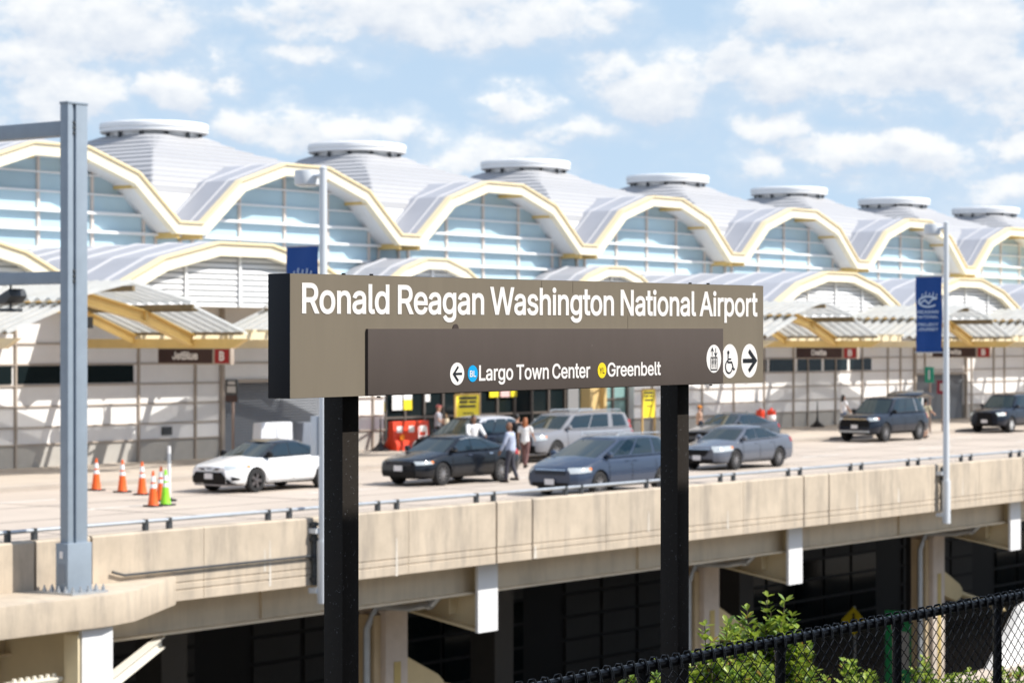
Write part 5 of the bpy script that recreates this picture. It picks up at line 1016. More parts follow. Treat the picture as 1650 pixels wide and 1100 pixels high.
def person(label, loc, rotz, skin, top, bottom, hair, h=1.75, stride=0., la=(-.05, 0), ra=(.05, 0), shorts=False, long_hair=False, cap=None, sleeve='long', shoe=None, lean=0., extra=None):
    """faces -Y; la/ra = (forward swing of the upper arm, extra elbow bend) in radians; stride in metres"""
    k = h / 1.75
    root = thing('person', label, 'person', loc, rotz, local=True)
    V = lambda x, y, z: Vector((x * k, y * k - lean * max(0, z - .9) * k, z * k))
    hip = [V(-.09, 0, .92), V(.09, 0, .92)]; knee, ank, toe = [], [], []
    for i, sgn in enumerate((-1, 1)):
        d = stride * sgn
        knee.append(V(-.095 + .19 * i, -d * .5 - .03, .50)); ank.append(V(-.095 + .19 * i, -d + (.05 if d < 0 else 0), .09 + (.06 if d < 0 else 0))); toe.append(ank[-1] + Vector((0, -.17 * k, -.05 * k)))
    sh = [V(-.185, 0, 1.43), V(.185, 0, 1.43)]; el, wr, hd = [], [], []
    for i, (sw, bend) in enumerate((la, ra)):
        sg = -1 if i == 0 else 1
        e = sh[i] + Vector((sg * .06, -math.sin(sw) * .29, -math.cos(sw) * .29)) * k; w = e + Vector((sg * .0, -math.sin(sw + bend) * .25, -math.cos(sw + bend) * .25)) * k
        el.append(e); wr.append(w); hd.append((w - e).normalized())
    hc = V(0, -.02, 1.64)
    b = MB()
    limb(b, V(0, 0, .98), V(0, 0, 1.20), .125 * k, .115 * k); limb(b, V(0, 0, 1.20), V(0, .0, 1.40), .12 * k, .13 * k)
    limb(b, sh[0], sh[1], .055 * k, .055 * k); limb(b, V(0, .0, 1.42), V(0, -.01, 1.56), .055 * k, .048 * k)
    blob(b, hc, .074 * k, .093 * k, .118 * k); limb(b, hc + Vector((0, -.095, -.01)) * k, hc + Vector((0, -.105, -.035)) * k, .012 * k, .014 * k)
    blob(b, hc + Vector((0, -.045, -.085)) * k, .045 * k, .05 * k, .04 * k)
    for sgn in (-1, 1): blob(b, hc + Vector((sgn * .075, .01, -.01)) * k, .014 * k, .022 * k, .032 * k)
    for i in range(2):
        sg = -1 if i == 0 else 1
        limb(b, hip[i], knee[i], .078 * k, .052 * k); limb(b, knee[i], ank[i], .05 * k, .036 * k, mid=.008); limb(b, ank[i] + Vector((0, .03, -.03)) * k, toe[i], .035 * k, .032 * k)
        limb(b, sh[i], el[i], .047 * k, .038 * k); limb(b, el[i], wr[i], .037 * k, .026 * k)
        d = hd[i]; side = Vector((0, 1, 0)) if abs(d.y) < .8 else Vector((0, 0, 1)); side = (side - d * side.dot(d)).normalized(); inn = Vector((-sg, 0, 0))
        p0 = wr[i]; p1 = wr[i] + d * .085 * k
        for s_ in (-.026, -.009, .009, .026): limb(b, p0 + side * s_ * .6 * k, p1 + side * s_ * k, .018 * k, .013 * k)
        for j, (s_, ln) in enumerate(((-.03, .062), (-.010, .078), (.010, .083), (.03, .070))):
            a_ = p1 + side * s_ * k; m_ = a_ + d * ln * .5 * k + inn * .008 * k; t_ = m_ + d * ln * .42 * k + inn * .022 * k
            limb(b, a_, m_, .0105 * k, .0095 * k, 6); limb(b, m_, t_, .0095 * k, .008 * k, 6)
        a_ = p0 + d * .025 * k - side * .03 * k; m_ = a_ + d * .035 * k - side * .022 * k + inn * .01 * k; limb(b, a_, m_, .013 * k, .011 * k, 6); limb(b, m_, m_ + d * .028 * k + inn * .008 * k, .011 * k, .009 * k, 6)
    def put(nm, mb, m, vox, parent=root):
        me = meshify(mb, vox); me.name = nm; me.materials.clear(); me.materials.append(m)
        me.polygons.foreach_set('use_smooth', [True] * len(me.polygons)); me.polygons.foreach_set('material_index', [0] * len(me.polygons))
        o = bpy.data.objects.new(nm, me); COL.objects.link(o); o.parent = parent; return o
    put('body', b, skin, .0115)
    t = MB(); limb(t, V(0, 0, .93), V(0, 0, 1.20), .155 * k, .135 * k); limb(t, V(0, 0, 1.18), V(0, 0, 1.38), .145 * k, .15 * k); limb(t, sh[0] + V(.03, 0, -.02) - V(0, 0, 0), sh[1] - V(.03, 0, .02), .075 * k, .075 * k)
    limb(t, V(-.10, 0, 1.34), V(.10, 0, 1.34), .115 * k, .115 * k); limb(t, V(-.08, 0, .98), V(.08, 0, .98), .11 * k, .11 * k)
    for i in range(2):
        if sleeve == 'long': limb(t, sh[i], el[i], .066 * k, .054 * k); limb(t, el[i], el[i].lerp(wr[i], .9), .054 * k, .042 * k)
        elif sleeve == 'short': limb(t, sh[i], sh[i].lerp(el[i], .6), .068 * k, .062 * k)
    put('shirt', t, top, .016)
    t = MB(); limb(t, V(-.075, 0, .93), V(.075, 0, .93), .105 * k, .105 * k)
    for i in range(2):
        limb(t, hip[i], hip[i].lerp(knee[i], .85 if shorts else 1.), .095 * k, .085 * k if shorts else .068 * k)
        if not shorts: limb(t, knee[i], ank[i] + Vector((0, 0, .02)), .068 * k, .058 * k)
    put('trousers', t, bottom, .016)
    t = MB()
    for i in range(2): limb(t, ank[i] + Vector((0, .045, -.045)) * k, toe[i] + Vector((0, -.03, -.0)) * k, .044 * k, .038 * k)
    put('shoes', t, shoe or TRIM, .014)
    t = MB()
    if hair:
        blob(t, hc + Vector((0, .018, .028)) * k, .086 * k, .098 * k, .108 * k)
        if long_hair: limb(t, hc + Vector((0, .07, 0)) * k, hc + Vector((0, .105, -.28)) * k, .07 * k, .05 * k); limb(t, hc + Vector((-.05, .05, 0)) * k, hc + Vector((-.09, .06, -.2)) * k, .04 * k, .03 * k); limb(t, hc + Vector((.05, .05, 0)) * k, hc + Vector((.09, .06, -.2)) * k, .04 * k, .03 * k)
        put('hair', t, hair, .014)
    if cap:
        t = MB(); blob(t, hc + Vector((0, .005, .055)) * k, .095 * k, .108 * k, .085 * k); limb(t, hc + Vector((-.04, -.10, .05)) * k, hc + Vector((.04, -.10, .05)) * k, .03 * k, .03 * k); put('cap', t, cap, .014)
    # face: eyes and mouth
    t = MB()
    for sgn in (-1, 1): blob(t, hc + Vector((sgn * .03, -.088, .01)) * k, .011 * k, .008 * k, .007 * k, 8)
    blob(t, hc + Vector((0, -.098, -.068)) * k, .022 * k, .006 * k, .005 * k, 8)
    t.build('face', TRIM, root)
    return root
person('man in light blue shirt and dark trousers seen from behind, beside the black sedan', (57.55, 43.55, 0), math.pi + .25, SKIN, cloth('pale_blue_shirt', (.42, .47, .60)), cloth('charcoal_trousers', (.045, .045, .06)), None, 1.80, stride=.10, la=(-.1, .1), ra=(.25, .25), lean=.04)
person('person with long auburn hair in white top and brown trousers, walking between the cars', (64.5, 48.2, 0), 1.9, SKIN3, cloth('white_top', (.72, .72, .72)), cloth('brown_trousers', (.15, .075, .07)), HAIRA, 1.68, stride=.22, la=(.3, .7), ra=(-.2, .3), long_hair=True, sleeve='short')
person('person in black top and dark shorts beside the one with auburn hair', (65.9, 49.6, 0), 1.7, SKIN2, cloth('black_top', (.015, .015, .018)), cloth('dark_shorts', (.05, .05, .06)), HAIRK, 1.74, stride=.15, la=(.5, .9), ra=(.1, .3), shorts=True, sleeve='short')
person('person in white shirt with black hair behind the roof of the black sedan', (61.7, 48.2, 0), -.6, SKIN, cloth('white_shirt', (.78, .78, .78)), cloth('dark_trousers', (.03, .03, .035)), HAIRK, 1.84, la=(.7, .5), ra=(.8, .4), long_hair=True)
person('person in pink cap and grey top carrying a cream bag beside the orange barrier', (71.3, 57.4, .12), .5, SKIN2, cloth('grey_top', (.34, .35, .40)), cloth('black_leggings', (.02, .02, .022)), HAIRK, 1.72, la=(.3, .8), ra=(.4, .9), cap=cloth('pink_cap', (.62, .20, .18)), sleeve='short')
person('person in white top with dark hair on the pavement behind the black utility vehicle', (98.6, 55.3, .12), 1.2, SKIN3, cloth('white_blouse', (.75, .75, .78)), cloth('blue_jeans', (.10, .14, .22)), HAIRK, 1.68, la=(.2, .5), ra=(.2, .3), long_hair=True, sleeve='short')
person('person in shorts standing behind the raised tailgate', (95.75, 49.6, 0), 1.57, SKIN2, cloth('pale_yellow_top', (.60, .55, .38)), cloth('khaki_shorts', (.12, .10, .08)), HAIRK, 1.72, stride=.06, la=(.6, .6), ra=(.5, .8), shorts=True, sleeve='short')
person('person in navy top and white trousers partly hidden by the right sign post', (81.6, 54.0, .12), .4, SKIN2, cloth('navy_top', (.03, .055, .14)), cloth('white_trousers', (.7, .7, .7)), HAIRA, 1.78, la=(.1, .2), ra=(.1, .2), sleeve='short')
person('person in orange cap and pale top behind the dark grey sedan', (83.0, 53.2, .12), .8, SKIN2, cloth('peach_top', (.66, .42, .30)), cloth('dark_trousers', (.03, .03, .035)), HAIRK, 1.52, la=(.2, .3), ra=(.2, .3), cap=cloth('orange_cap', (.75, .26, .02)), sleeve='short')
bg = thing('tote_bag', 'cream shoulder bag at the side of the person in the pink cap', 'bag', (71.15, 57.2, .12), .5, local=True)
q = MB(); q.box(-.2, .2, -.34, -.22, .78, 1.22); q.build('bag_body', cloth('cream_canvas', (.70, .60, .45)), bg, bevel=.03)
q = MB(); q.tube([(-.12, -.28, 1.22), (-.08, -.24, 1.40), (.08, -.24, 1.40), (.12, -.28, 1.22)], .012, 6); q.build('strap', cloth('tan_strap', (.4, .26, .14)), bg, smooth=True)

# ------------------------------------------------------------------ cones, barrels, barriers
def cone(label, x, y, colm=ORANGE, h=.91, z=0., grp='orange traffic cones on the road'):
    o = thing('traffic_cone', label, 'traffic cone', (x, y, z), random.uniform(-.4, .4), grp, local=True)
    q = MB(); q.box(-.19, .19, -.19, .19, 0, .045); q.build('base', RUB, o, bevel=.015)
    r0, r1 = .135, .028; rr = lambda f: r0 + (r1 - r0) * f
    q = MB(); q.lathe((0, 0, .045), [(rr(f) * (1. if f else 1.08), f * (h - .045)) for f in (0, .04, .3, .6, .85, 1.)], 20); q.build('shell', colm, o, smooth=True)
    for a, b in ((.50, .62), (.68, .85)):
        q = MB(); q.lathe((0, 0, .045), [(rr(a) + .004, a * (h - .045)), (rr(b) + .004, b * (h - .045))], 20); q.build('reflective_collar', REFL, o, smooth=True)
    return o
cone('orange traffic cone, the leftmost of the row by the steel gantry', 47.38, 50.53)
cone('orange traffic cone second from the left in the row', 47.22, 49.31)
cone('orange traffic cone third from the left in the row', 46.76, 48.06)
cone('orange traffic cone standing nearest the parapet, left of the lime cone', 43.51, 44.32)
cone('orange traffic cone half hidden behind the lime cone', 45.2, 45.75)
cone('lime green traffic cone with white collars and black base', 44.04, 44.41, LIME, grp='')
dl = thing('delineator_post', 'thin white delineator post rising behind the lime green cone', 'post', (45.3, 45.55, 0))
q = MB(); q.lathe((45.3, 45.55, 0), [(.2, 0), (.2, .05), (.06, .08), (.05, .1)], 16); q.build('base', RUB, dl)
q = MB(); q.tube([(45.3, 45.55, .08), (45.3, 45.55, 1.45)], .045, 12); q.build('pole', WHITE, dl, smooth=True)
q = MB(); q.tube([(45.3, 45.55, 1.0), (45.3, 45.55, 1.25)], .049, 12); q.build('reflective_band', GALV, dl, smooth=True)
cone('small orange cone above the dark grey sedan, nearer the right sign post', 90.1, 57.0, h=.7, z=.12, grp='small cones on the pavement')
cone('small orange cone above the dark grey sedan, nearer the barrels', 92.9, 57.2, h=.8, z=.12, grp='small cones on the pavement')
def barrel(label, x, y, h, cols):
    o = thing('channelizer_drum', label, 'barrel', (x, y, .12), 0, 'orange barrels on the pavement', local=True)
    q = MB(); q.lathe((0, 0, 0), [(.3, 0), (.3, .06), (.22, .08)], 18); q.build('base', RUB, o)
    n = len(cols)
    for i, m in enumerate(cols):
        z0, z1 = .08 + (h - .08) * i / n, .08 + (h - .08) * (i + 1) / n; a, b = .23 - .05 * i / n, .23 - .05 * (i + 1) / n
        q = MB(); q.lathe((0, 0, 0), [(a, z0), (a + .012, z0 + .02), (b + .012, z1 - .02), (b, z1)], 18); q.build('drum_band', m, o, smooth=True)
    q = MB(); q.box(-.09, .09, -.015, .015, h, h + .09); q.build('handle', cols[-1], o, bevel=.01)
RED_OR = mat('red_orange_plastic', (.70, .05, .015), .45)
barrel('plain red orange barrel on the pavement, left of the white banded one', 95.7, 58.0, 1.0, [RED_OR, RED_OR, RED_OR])
barrel('tall orange barrel with white bands on the pavement, left of the white wall', 96.0, 57.6, 1.0, [ORANGE, RED_OR, REFL, RED_OR])
def bollard(label, x, y, h=.95):
    o = thing('bollard', label, 'bollard', (x, y, .12), 0, 'white bollards on the pavement', local=True)
    q = MB(); q.tube([(0, 0, 0), (0, 0, h)], .07, 12); q.build('post', WHITE, o, smooth=True)
    q = MB(); q.lathe((0, 0, h), [(.075, 0), (.075, .03), (.05, .06), (.01, .075)], 12); q.build('top_cap', LENS, o, smooth=True)
bollard('white bollard beside the small orange cones', 91.2, 57.4); bollard('white bollard between the orange barrels', 96.4, 58.3); bollard('white bollard in front of the entrance glass', 75.6, 56.0, 1.05)
bollard('white bollard closest to the small cone above the dark grey sedan', 93.5, 57.4)
wb = thing('plastic_barrier', 'orange water filled plastic barrier on the pavement beside the entrance', 'barrier', (71, 58.6, .12))
q = MB()
q.prism([(58.3, .12), (58.3, .34), (58.46, .62), (58.5, 1.22), (58.72, 1.22), (58.76, .62), (58.92, .34), (58.92, .12)], 'x', 69.95, 72.1); q.build('body', RED_OR, wb, bevel=.03)
for x in (70.3, 71.0, 71.7):
    q = MB(); q.box(x - .16, x + .16, 58.455, 58.475, .80, 1.04); q.build('reflector', REFL, wb)
q = MB(); q.lathe((70.3, 58.36, .62), [(.12, -.05), (.12, 0), (.05, .02)], 14, axis='y'); q.build('lamp', mat('amber_lamp_lens', (.95, .28, .02), .3), wb)
hc_ = thing('hand_cart', 'white folding hand cart standing in front of the orange barrier', 'cart', (70.4, 57.4, .12))
q = MB()
for x in (70.15, 70.6): q.tube([(x, 57.4, .25), (x, 57.4, 1.0), (x + (.05 if x < 70.4 else -.05), 57.4, 1.05)], .022, 8)
for z in (.45, .7, 1.03): q.tube([(70.15, 57.4, z), (70.6, 57.4, z)], .016, 8)
q.build('frame', WHITE, hc_, smooth=True)
q = MB(); q.box(70.1, 70.65, 57.05, 57.4, .2, .24); q.build('platform', WHITE, hc_)
q = MB()
for x in (70.12, 70.64): q.lathe((x, 57.42, .22), [(.1, -.03), (.1, .03)], 14, axis='x')
q.build('wheel', RUB, hc_)
def umbrella_base(label, x, y):
    o = thing('stanchion', label, 'stanchion', (x, y, .12), 0, 'black stanchions by the wall', local=True)
    q = MB(); q.lathe((0, 0, 0), [(.36, 0), (.36, .04), (.2, .16), (.08, .30), (.05, .45)], 18); q.build('base', BLACK, o, smooth=True)
    q = MB(); q.tube([(0, 0, .4), (0, 0, 1.25)], [.045, .02], 8); q.build('pole', BLACK, o, smooth=True)
umbrella_base('black stanchion left of the orange plastic barrier', 69.7, 58.9); umbrella_base('black stanchion by the white wall left of the black utility vehicle', 103.0, 59.2)

# ------------------------------------------------------------------ small signs on posts
def post_sign(name, label, x, y, z0, w, h, m, post_top=None, face='x', bands=None, pm=mat('brown_post', (.20, .145, .12), .5)):
    o = thing(name, label, 'sign', (x, y, .12))
    q = MB(); q.tube([(x + .05, y, .12), (x + .05, y, post_top or z0 + h)], .05, 8); q.build('post', pm, o, smooth=True)
    q = MB(); q.box(x - .03, x - .002, y - w / 2, y + w / 2, z0, z0 + h); q.build('panel', m, o, bevel=.004)
    for (c0, c1, d0, d1, mm) in bands or []:
        q = MB(); q.box(x - .036, x - .031, y + w * (c0 - .5), y + w * (c1 - .5), z0 + h * d0, z0 + h * d1); q.build('print', mm, o)
    return o
GREYP = mat('grey_print', (.45, .44, .43), .6)
post_sign('wayfinding_sign', 'narrow dark wayfinding sign on brown post in front of the grey shutter', 58.2, 55.6, 2.22, .55, .75, DGREY, bands=[(.2, .8, .78, .92, GREYP), (.15, .85, .42, .7, GREYP), (.02, .98, .02, .3, BROWNS)])
post_sign('green_sign', 'small green parking sign on a post near the banner', 100.4, 51.8, 2.38, .45, .72, GREENS, bands=[(.38, .62, .2, .8, GREYP)])
post_sign('maroon_sign', 'small maroon sign beside the lamp post with the banner', 100.9, 51.4, 1.85, .52, .62, MAROON, bands=[(.3, .7, .25, .8, GREYP)])
def poster(label, x, y, z0, w, h):
    o = thing('yellow_poster', label, 'poster', (x, y, .12), 0, 'yellow posters on the pavement'); FR = mat('ochre_frame', (.5, .33, .12), .5)
    q = MB(); q.box(x - w / 2, x + w / 2, y, y + .03, z0, z0 + h); q.build('panel', YPOST, o)
    for sg in (-1, 1):
        q = MB(); q.box(x + sg * (w / 2 + .04) - .04, x + sg * (w / 2 + .04) + .04, y - .01, y + .05, .12, z0 + h + .04); q.build('frame', FR, o)
    q = MB(); q.box(x - w / 2, x + w / 2, y - .01, y + .05, z0 + h, z0 + h + .07); q.build('frame', FR, o)
    for c0, c1, d0, d1 in ((.1, .9, .86, .95), (.12, .5, .74, .82), (.56, .88, .74, .82), (.12, .85, .60, .68), (.3, .75, .40, .44)):
        q = MB(); q.box(x + w * (c0 - .5), x + w * (c1 - .5), y - .006, y - .001, z0 + h * d0, z0 + h * d1); q.build('print', PBLACK, o)
poster('large yellow poster with black print before the dark entrance glass', 72.6, 57.0, 1.0, 1.4, 1.2)
poster('narrow yellow poster with black print left of the right sign post', 85.0, 57.0, 1.05, .86, 1.15)
ps = thing('white_post_sign', 'pale blue and white upright panel on the pavement right of the raised tailgate', 'sign', (104.5, 54.6, .12))
q = MB(); q.box(104.5, 104.6, 54.3, 54.9, .12, 1.9); q.build('panel', WHITE, ps, bevel=.01)
q = MB(); q.box(104.49, 104.499, 54.32, 54.5, .14, 1.88); q.build('stripe', mat('teal_stripe', (.06, .2, .26), .5), ps)

# ------------------------------------------------------------------ lamp posts on the parapet
def lamp_post(x, label, first=True):
    o = thing('lamp_post', label, 'lamp post', (x, 32.35, -1.08), 0, 'lamp posts along the parapet', local=True)
    Z = 1.08
    q = MB(); q.tube([(0, 0, 0), (0, 0, 1.25 + .0)], .125, 16); q.build('sleeve', LAMPW, o, smooth=True)
    q = MB(); q.tube([(0, 0, 1.25), (0, 0, 8.72)], [.095, .075], 16); q.build('pole', LAMPW, o, smooth=True)
    for z in (.25, 1.45):
        q = MB(); q.box(-.16, .16, .05, .25, z - .05, z + .05); q.build('bracket', LAMPW, o)
    q = MB(); q.tube([(0, 0, 8.58), (0, .2, 8.58)], .045, 10); q.build('arm', LAMPW, o, smooth=True)
    q = MB(); q.lathe((0, .44, 8.40), [(.21, 0), (.245, .02), (.25, .06), (.25, .27), (.235, .31), (.05, .325)], 28); q.build('lantern', LAMPW, o, smooth=True)
    q = MB(); q.lathe((0, .44, 8.385), [(.19, 0), (.19, .014)], 24); q.build('lamp_glass', LENS, o)
    q = MB(); q.lathe((0, 0, 8.72), [(.08, 0), (.08, .03), (.03, .06)], 12); q.build('finial', LAMPW, o, smooth=True)
    return o
lp1 = lamp_post(36.5, 'white lamp post behind the left sign post, nearest lamp on the parapet')
q = MB(); q.box(-.09, .09, .10, .26, 2.95, 3.75); q.build('control_box', LAMPW, lp1, bevel=.01)
lamp_post(63.75, 'white lamp post on the parapet to the right, with the whole banner in view')
def banner(x, label):
    o = thing('banner', label, 'banner', (x, 32.35, 3.9), 0, 'blue banners hung on the lamp posts', local=True)
    y0, y1, z0, z1 = .14, .98, .0, 2.20
    g = []
    for j in range(15):
        z = z0 + (z1 - z0) * j / 14; row = []
        for i in range(11):
            y = y0 + (y1 - y0) * i / 10 + .012 * math.sin(j * .7); row.append((.03 * math.sin(i * .75 + j * .22) * (1 - .5 * j / 14), y, z))
        g.append(row)
    q = MB(); q.grid(g); q.grid([[(a + .006, b, c) for a, b, c in r] for r in g], flip=True); q.build('cloth', BANNER, o, smooth=True, fixn=False)
    for z in (z0 - .01, z1 + .01):
        q = MB(); q.tube([(0, 0, z), (0, y1 + .03, z)], .02, 8); q.build('banner_arm', GALV, o, smooth=True)
    q = MB(); yc = (y0 + y1) / 2; X = -.05
    for txt, z, c, w in (('REAGAN', 1.13, .085, .66), ('NATIONAL', .99, .075, .66), ('PROJECT', .76, .085, .66), ('JOURNEY', .62, .085, .66)):
        q = MB(); put_text(q, txt, (X, yc, z), (0, -1, 0), c, width=w, bold=.015, align='c'); q.build('lettering', BANW, o, fixn=False)
    import math as _m
    q = MB()
    el = [(.30 * _m.cos(a), .15 * _m.sin(a)) for a in np.linspace(.5, 5.6, 24)]
    stroke(q, el, .05, (X, yc, 1.47), (0, -1, 0)); stroke(q, [(-.26, -.05), (-.1, .05), (.02, -.06), (.14, .07), (.30, .10)], .045, (X - .002, yc, 1.47), (0, -1, 0))
    for dx_, h in ((-.2, .1), (-.09, .16), (.03, .13), (.15, .15), (.26, .1)): stroke(q, [(dx_, .1), (dx_ + .03, .1 + h)], .03, (X - .004, yc, 1.50), (0, -1, 0))
    q.build('emblem', BANW, o, fixn=False)
banner(36.5, 'blue banner whose top shows above the left end of the station sign'); banner(63.75, 'blue banner with pale emblem and lettering hung on the right lamp post')

# ------------------------------------------------------------------ lower level things seen through the fence
yd = thing('pedestrian_sign', 'yellow diamond pedestrian crossing sign in the shade below the overpass', 'sign', (72.1, 40, -8))
q = MB(); q.tube([(72.1, 40, -8), (72.1, 40, -4.7)], .04, 8); q.build('post', GALV, yd, smooth=True)
q = MB(); q.add([(72.05, 40 + .48 * a, -5.2 + .48 * b) for a, b in ((1, 0), (0, 1), (-1, 0), (0, -1))] + [(72.03, 40 + .48 * a, -5.2 + .48 * b) for a, b in ((1, 0), (0, 1), (-1, 0), (0, -1))], [(0, 1, 2, 3), (7, 6, 5, 4), (0, 1, 5, 4), (1, 2, 6, 5), (2, 3, 7, 6), (3, 0, 4, 7)]); q.build('panel', YPOST, yd)
q = MB()
stroke(q, [(0, .02), (0, .16)], .09, (72.02, 40, -5.2), (0, -1, 0)); disc(q, (72.02, 40, -4.98), (0, -1, 0), .05, .05, 14); stroke(q, [(-.11, -.22), (0, .02), (.10, -.22)], .055, (72.018, 40, -5.2), (0, -1, 0)); stroke(q, [(-.10, .0), (0, .14), (.11, .02)], .035, (72.016, 40, -5.2), (0, -1, 0))
q.build('walking_figure', LETK, yd, fixn=False)
gs = thing('green_board', 'green board with pale panel standing beneath the overpass left of the concrete column', 'sign', (69.7, 37, -8))
q = MB(); q.box(69.6, 69.7, 36.5, 37.5, -6.9, -4.45); q.build('board', mat('bright_green', (.02, .30, .10), .5), gs, bevel=.01)
q = MB(); q.box(69.59, 69.599, 36.62, 36.95, -6.3, -5.1); q.build('print', GREYP, gs)
q = MB()
for y in (36.6, 37.4): q.tube([(69.65, y, -8), (69.65, y, -6.9)], .04, 8)
q.build('leg', GALV, gs)
rw = thing('ramp_wall', 'white wall with a slanted end beneath the overpass, lit by the sun', 'wall', (72, 33.5, -8))
q = MB(); q.prism([(69.4, -6.05), (71.6, -4.3), (73.5, -3.95), (96, -3.95), (96, -6.05)], 'y', 33.6, 33.9); q.build('wall', WHITE, rw)
q = MB(); q.box(60, 96, 33.4, 33.95, -8, -6.05); q.build('footing', CONC2, rw)
# ------------------------------------------------------------------ station sign (in focus)
SX0, SX1, SZ0, SZ1, ST = 6.912, 10.417, 3.894, 4.377, 6.30
ss = thing('station_sign', 'large bronze and brown station name sign on two black posts, sharp in the foreground', 'sign', (8.66, 6.4, .9))
b = MB(); b.box(SX0, SX1, ST, ST + .112, SZ0, SZ1); b.build('cabinet', SIGNE, ss, bevel=.003)
b = MB(); b.box(SX0 + .001, SX1 - .001, ST - .0035, ST - .0005, SZ0 + .001, SZ1 - .001); b.build('face_panel', SIGNF, ss)
# sheet seams on the bronze face
b = MB()
for x, z0, z1 in ((8.545, 4.30, SZ1 - .004), (8.78, 4.32, SZ1 - .004), (9.215, 4.165, 4.225)): b.box(x - .0012, x + .0012, ST - .0042, ST - .0036, z0, z1)
b.build('seam', mat('seam_dark', (.08, .065, .05), .6), ss)
IX0, IX1 = 7.36, 10.02
b = MB(); b.box(IX0, IX1, ST - .016, ST - .0036, SZ0 + .003, 4.163); b.build('inset_panel', SIGNP, ss, bevel=.0012)
b = MB(); b.lathe((7.935, ST - .0037, 4.164), [(.019, -.004), (.019, 0)], 20, axis='y'); b.build('locking_lug', mat('lug_brown', (.06, .045, .04), .5), ss)
b = MB(); put_text(b, 'Ronald Reagan Washington National Airport', (6.979, ST - .0052, 4.2222), (1, 0, 0), .1195, width=3.378, bold=.0168, track=-.013, space=.15); b.build('station_name', LETW, ss, fixn=False)
TI = ST - .0175; b = MB()
put_text(b, 'Largo Town Center', (8.080, TI, 3.9425), (1, 0, 0), .0660, width=.815, bold=.0155, track=-.01, space=.14); b.build('destination_lettering', LETW, ss, fixn=False); b = MB()
put_text(b, 'Greenbelt', (9.031, TI, 3.945), (1, 0, 0), .0632, width=.437, bold=.0155, track=-.01)
b.build('destination_lettering', LETW, ss, fixn=False)
X = (1, 0, 0)
def roundel(cx, cz, rx, rz, t_, m=LETW):
    d = MB(); disc(d, (cx, t_, cz), X, rx, rz, 48); return d.build('roundel', m, ss, fixn=False)
r = roundel(7.931, 3.9745, .0475, .0473, TI)
a = MB(); stroke(a, [(.032, 0), (-.022, 0)], .0095, (7.931, TI - .001, 3.9745), X); stroke(a, [(.006, .030), (-.024, 0), (.006, -.030)], .0100, (7.931, TI - .0016, 3.9745), X); a.build('arrow', LETK, r, fixn=False)
r = roundel(8.037, 3.974, .034, .035, TI, BLUEV)
a = MB(); put_text(a, 'BL', (8.037, TI - .001, 3.960), X, .0265, width=.042, bold=.014, align='c'); a.build('line_code', LETW, r, fixn=False)
r = roundel(8.988, 3.974, .034, .035, TI, YELV)
a = MB(); put_text(a, 'YL', (8.988, TI - .001, 3.960), X, .027, width=.040, bold=.002, align='c'); a.build('line_code', LETK, r, fixn=False)
# lift symbol
cx, cz = 9.933, 4.017
r = roundel(cx, cz, .066, .068, TI)
a = MB(); W_ = .0042; T1 = TI - .001
for pts in ([(-.030, -.053), (.030, -.053)], [(-.030, .006), (.030, .006)]): stroke(a, pts, W_ * 1.5, (cx, T1, cz), X)
for pts in ([(-.029, -.0498), (-.029, .0028)], [(.029, -.0498), (.029, .0028)]): stroke(a, pts, W_, (cx, T1, cz), X)
for x in (-.0155, 0, .0155):
    stroke(a, [(x, -.026), (x, -.008)], .0085, (cx, T1, cz), X); stroke(a, [(x, -.044), (x, -.0262)], .004, (cx, T1, cz), X); disc(a, (cx + x, T1, cz - .0028), X, .0042, .0042, 12)
for x, s_ in ((-.016, 1), (.016, -1)):
    z0, z1 = (.013, .052)
    stroke(a, [(x, z0 if s_ > 0 else z1), (x, (z1 - .006) if s_ > 0 else (z0 + .006))], .0042, (cx, T1, cz), X)
    zt, zb = (z1, z1 - .017) if s_ > 0 else (z0, z0 + .017)
    stroke(a, [(x - .012, zb), (x, zt), (x + .012, zb)], .0046, (cx, T1 - .0006, cz), X)
a.build('lift_symbol', LETK, r, fixn=False)
# wheelchair symbol
cx, cz = 10.098, 4.0036; T2 = ST - .0047
r = roundel(cx, cz, .0765, .0835, T2)
a = MB(); T1 = T2 - .001
disc(a, (cx - .014, T1, cz + .042), X, .0098, .0098, 20)
stroke(a, [(-.0155, .034), (-.0165, -.006), (.018, -.006), (.036, -.043), (.046, -.038)], .0086, (cx, T1, cz), X)
stroke(a, [(-.012, .010), (.012, .010)], .007, (cx, T1 - .0004, cz), X)
stroke(a, [(-.020 + 0, .004)] + [(-.008 + .032 * math.cos(t), -.026 + .032 * math.sin(t)) for t in np.linspace(math.radians(118), math.radians(352), 26)], .0074, (cx, T1 - .0008, cz), X)
a.build('wheelchair_symbol', LETK, r, fixn=False)
cx, cz = 10.282, 4.0035
r = roundel(cx, cz, .0765, .0835, T2)
a = MB(); stroke(a, [(-.062, 0), (.052, 0)], .021, (cx, T2 - .001, cz), X); stroke(a, [(-.006, .050), (.056, 0), (-.006, -.050)], .021, (cx, T2 - .0018, cz), X); a.build('arrow', LETK, r, fixn=False)
b = MB()
for x, z in ((7.245, SZ1), (7.415, SZ1), (9.77, SZ1), (9.93, SZ1), (7.46, SZ0 - .009), (9.955, SZ0 - .009)): b.box(x - .005, x + .005, ST + .008, ST + .02, z + .0005, z + .0065)
b.build('screw', BLACK, ss)
def tilt(o):
    for ch in o.children:
        for v in ch.data.vertices: v.co.z += .0058 * (v.co.x + ss.location.x - SX0)
        tilt(ch)
tilt(ss)   # the board hangs a third of a degree out of level
PT = ST + .112
for px_ in (7.352, 9.812):
    b = MB(); b.box(px_, px_ + .10, PT + .0005, PT + .1005, .9, SZ0 + .3); b.build('post', POSTB, ss, bevel=.002)
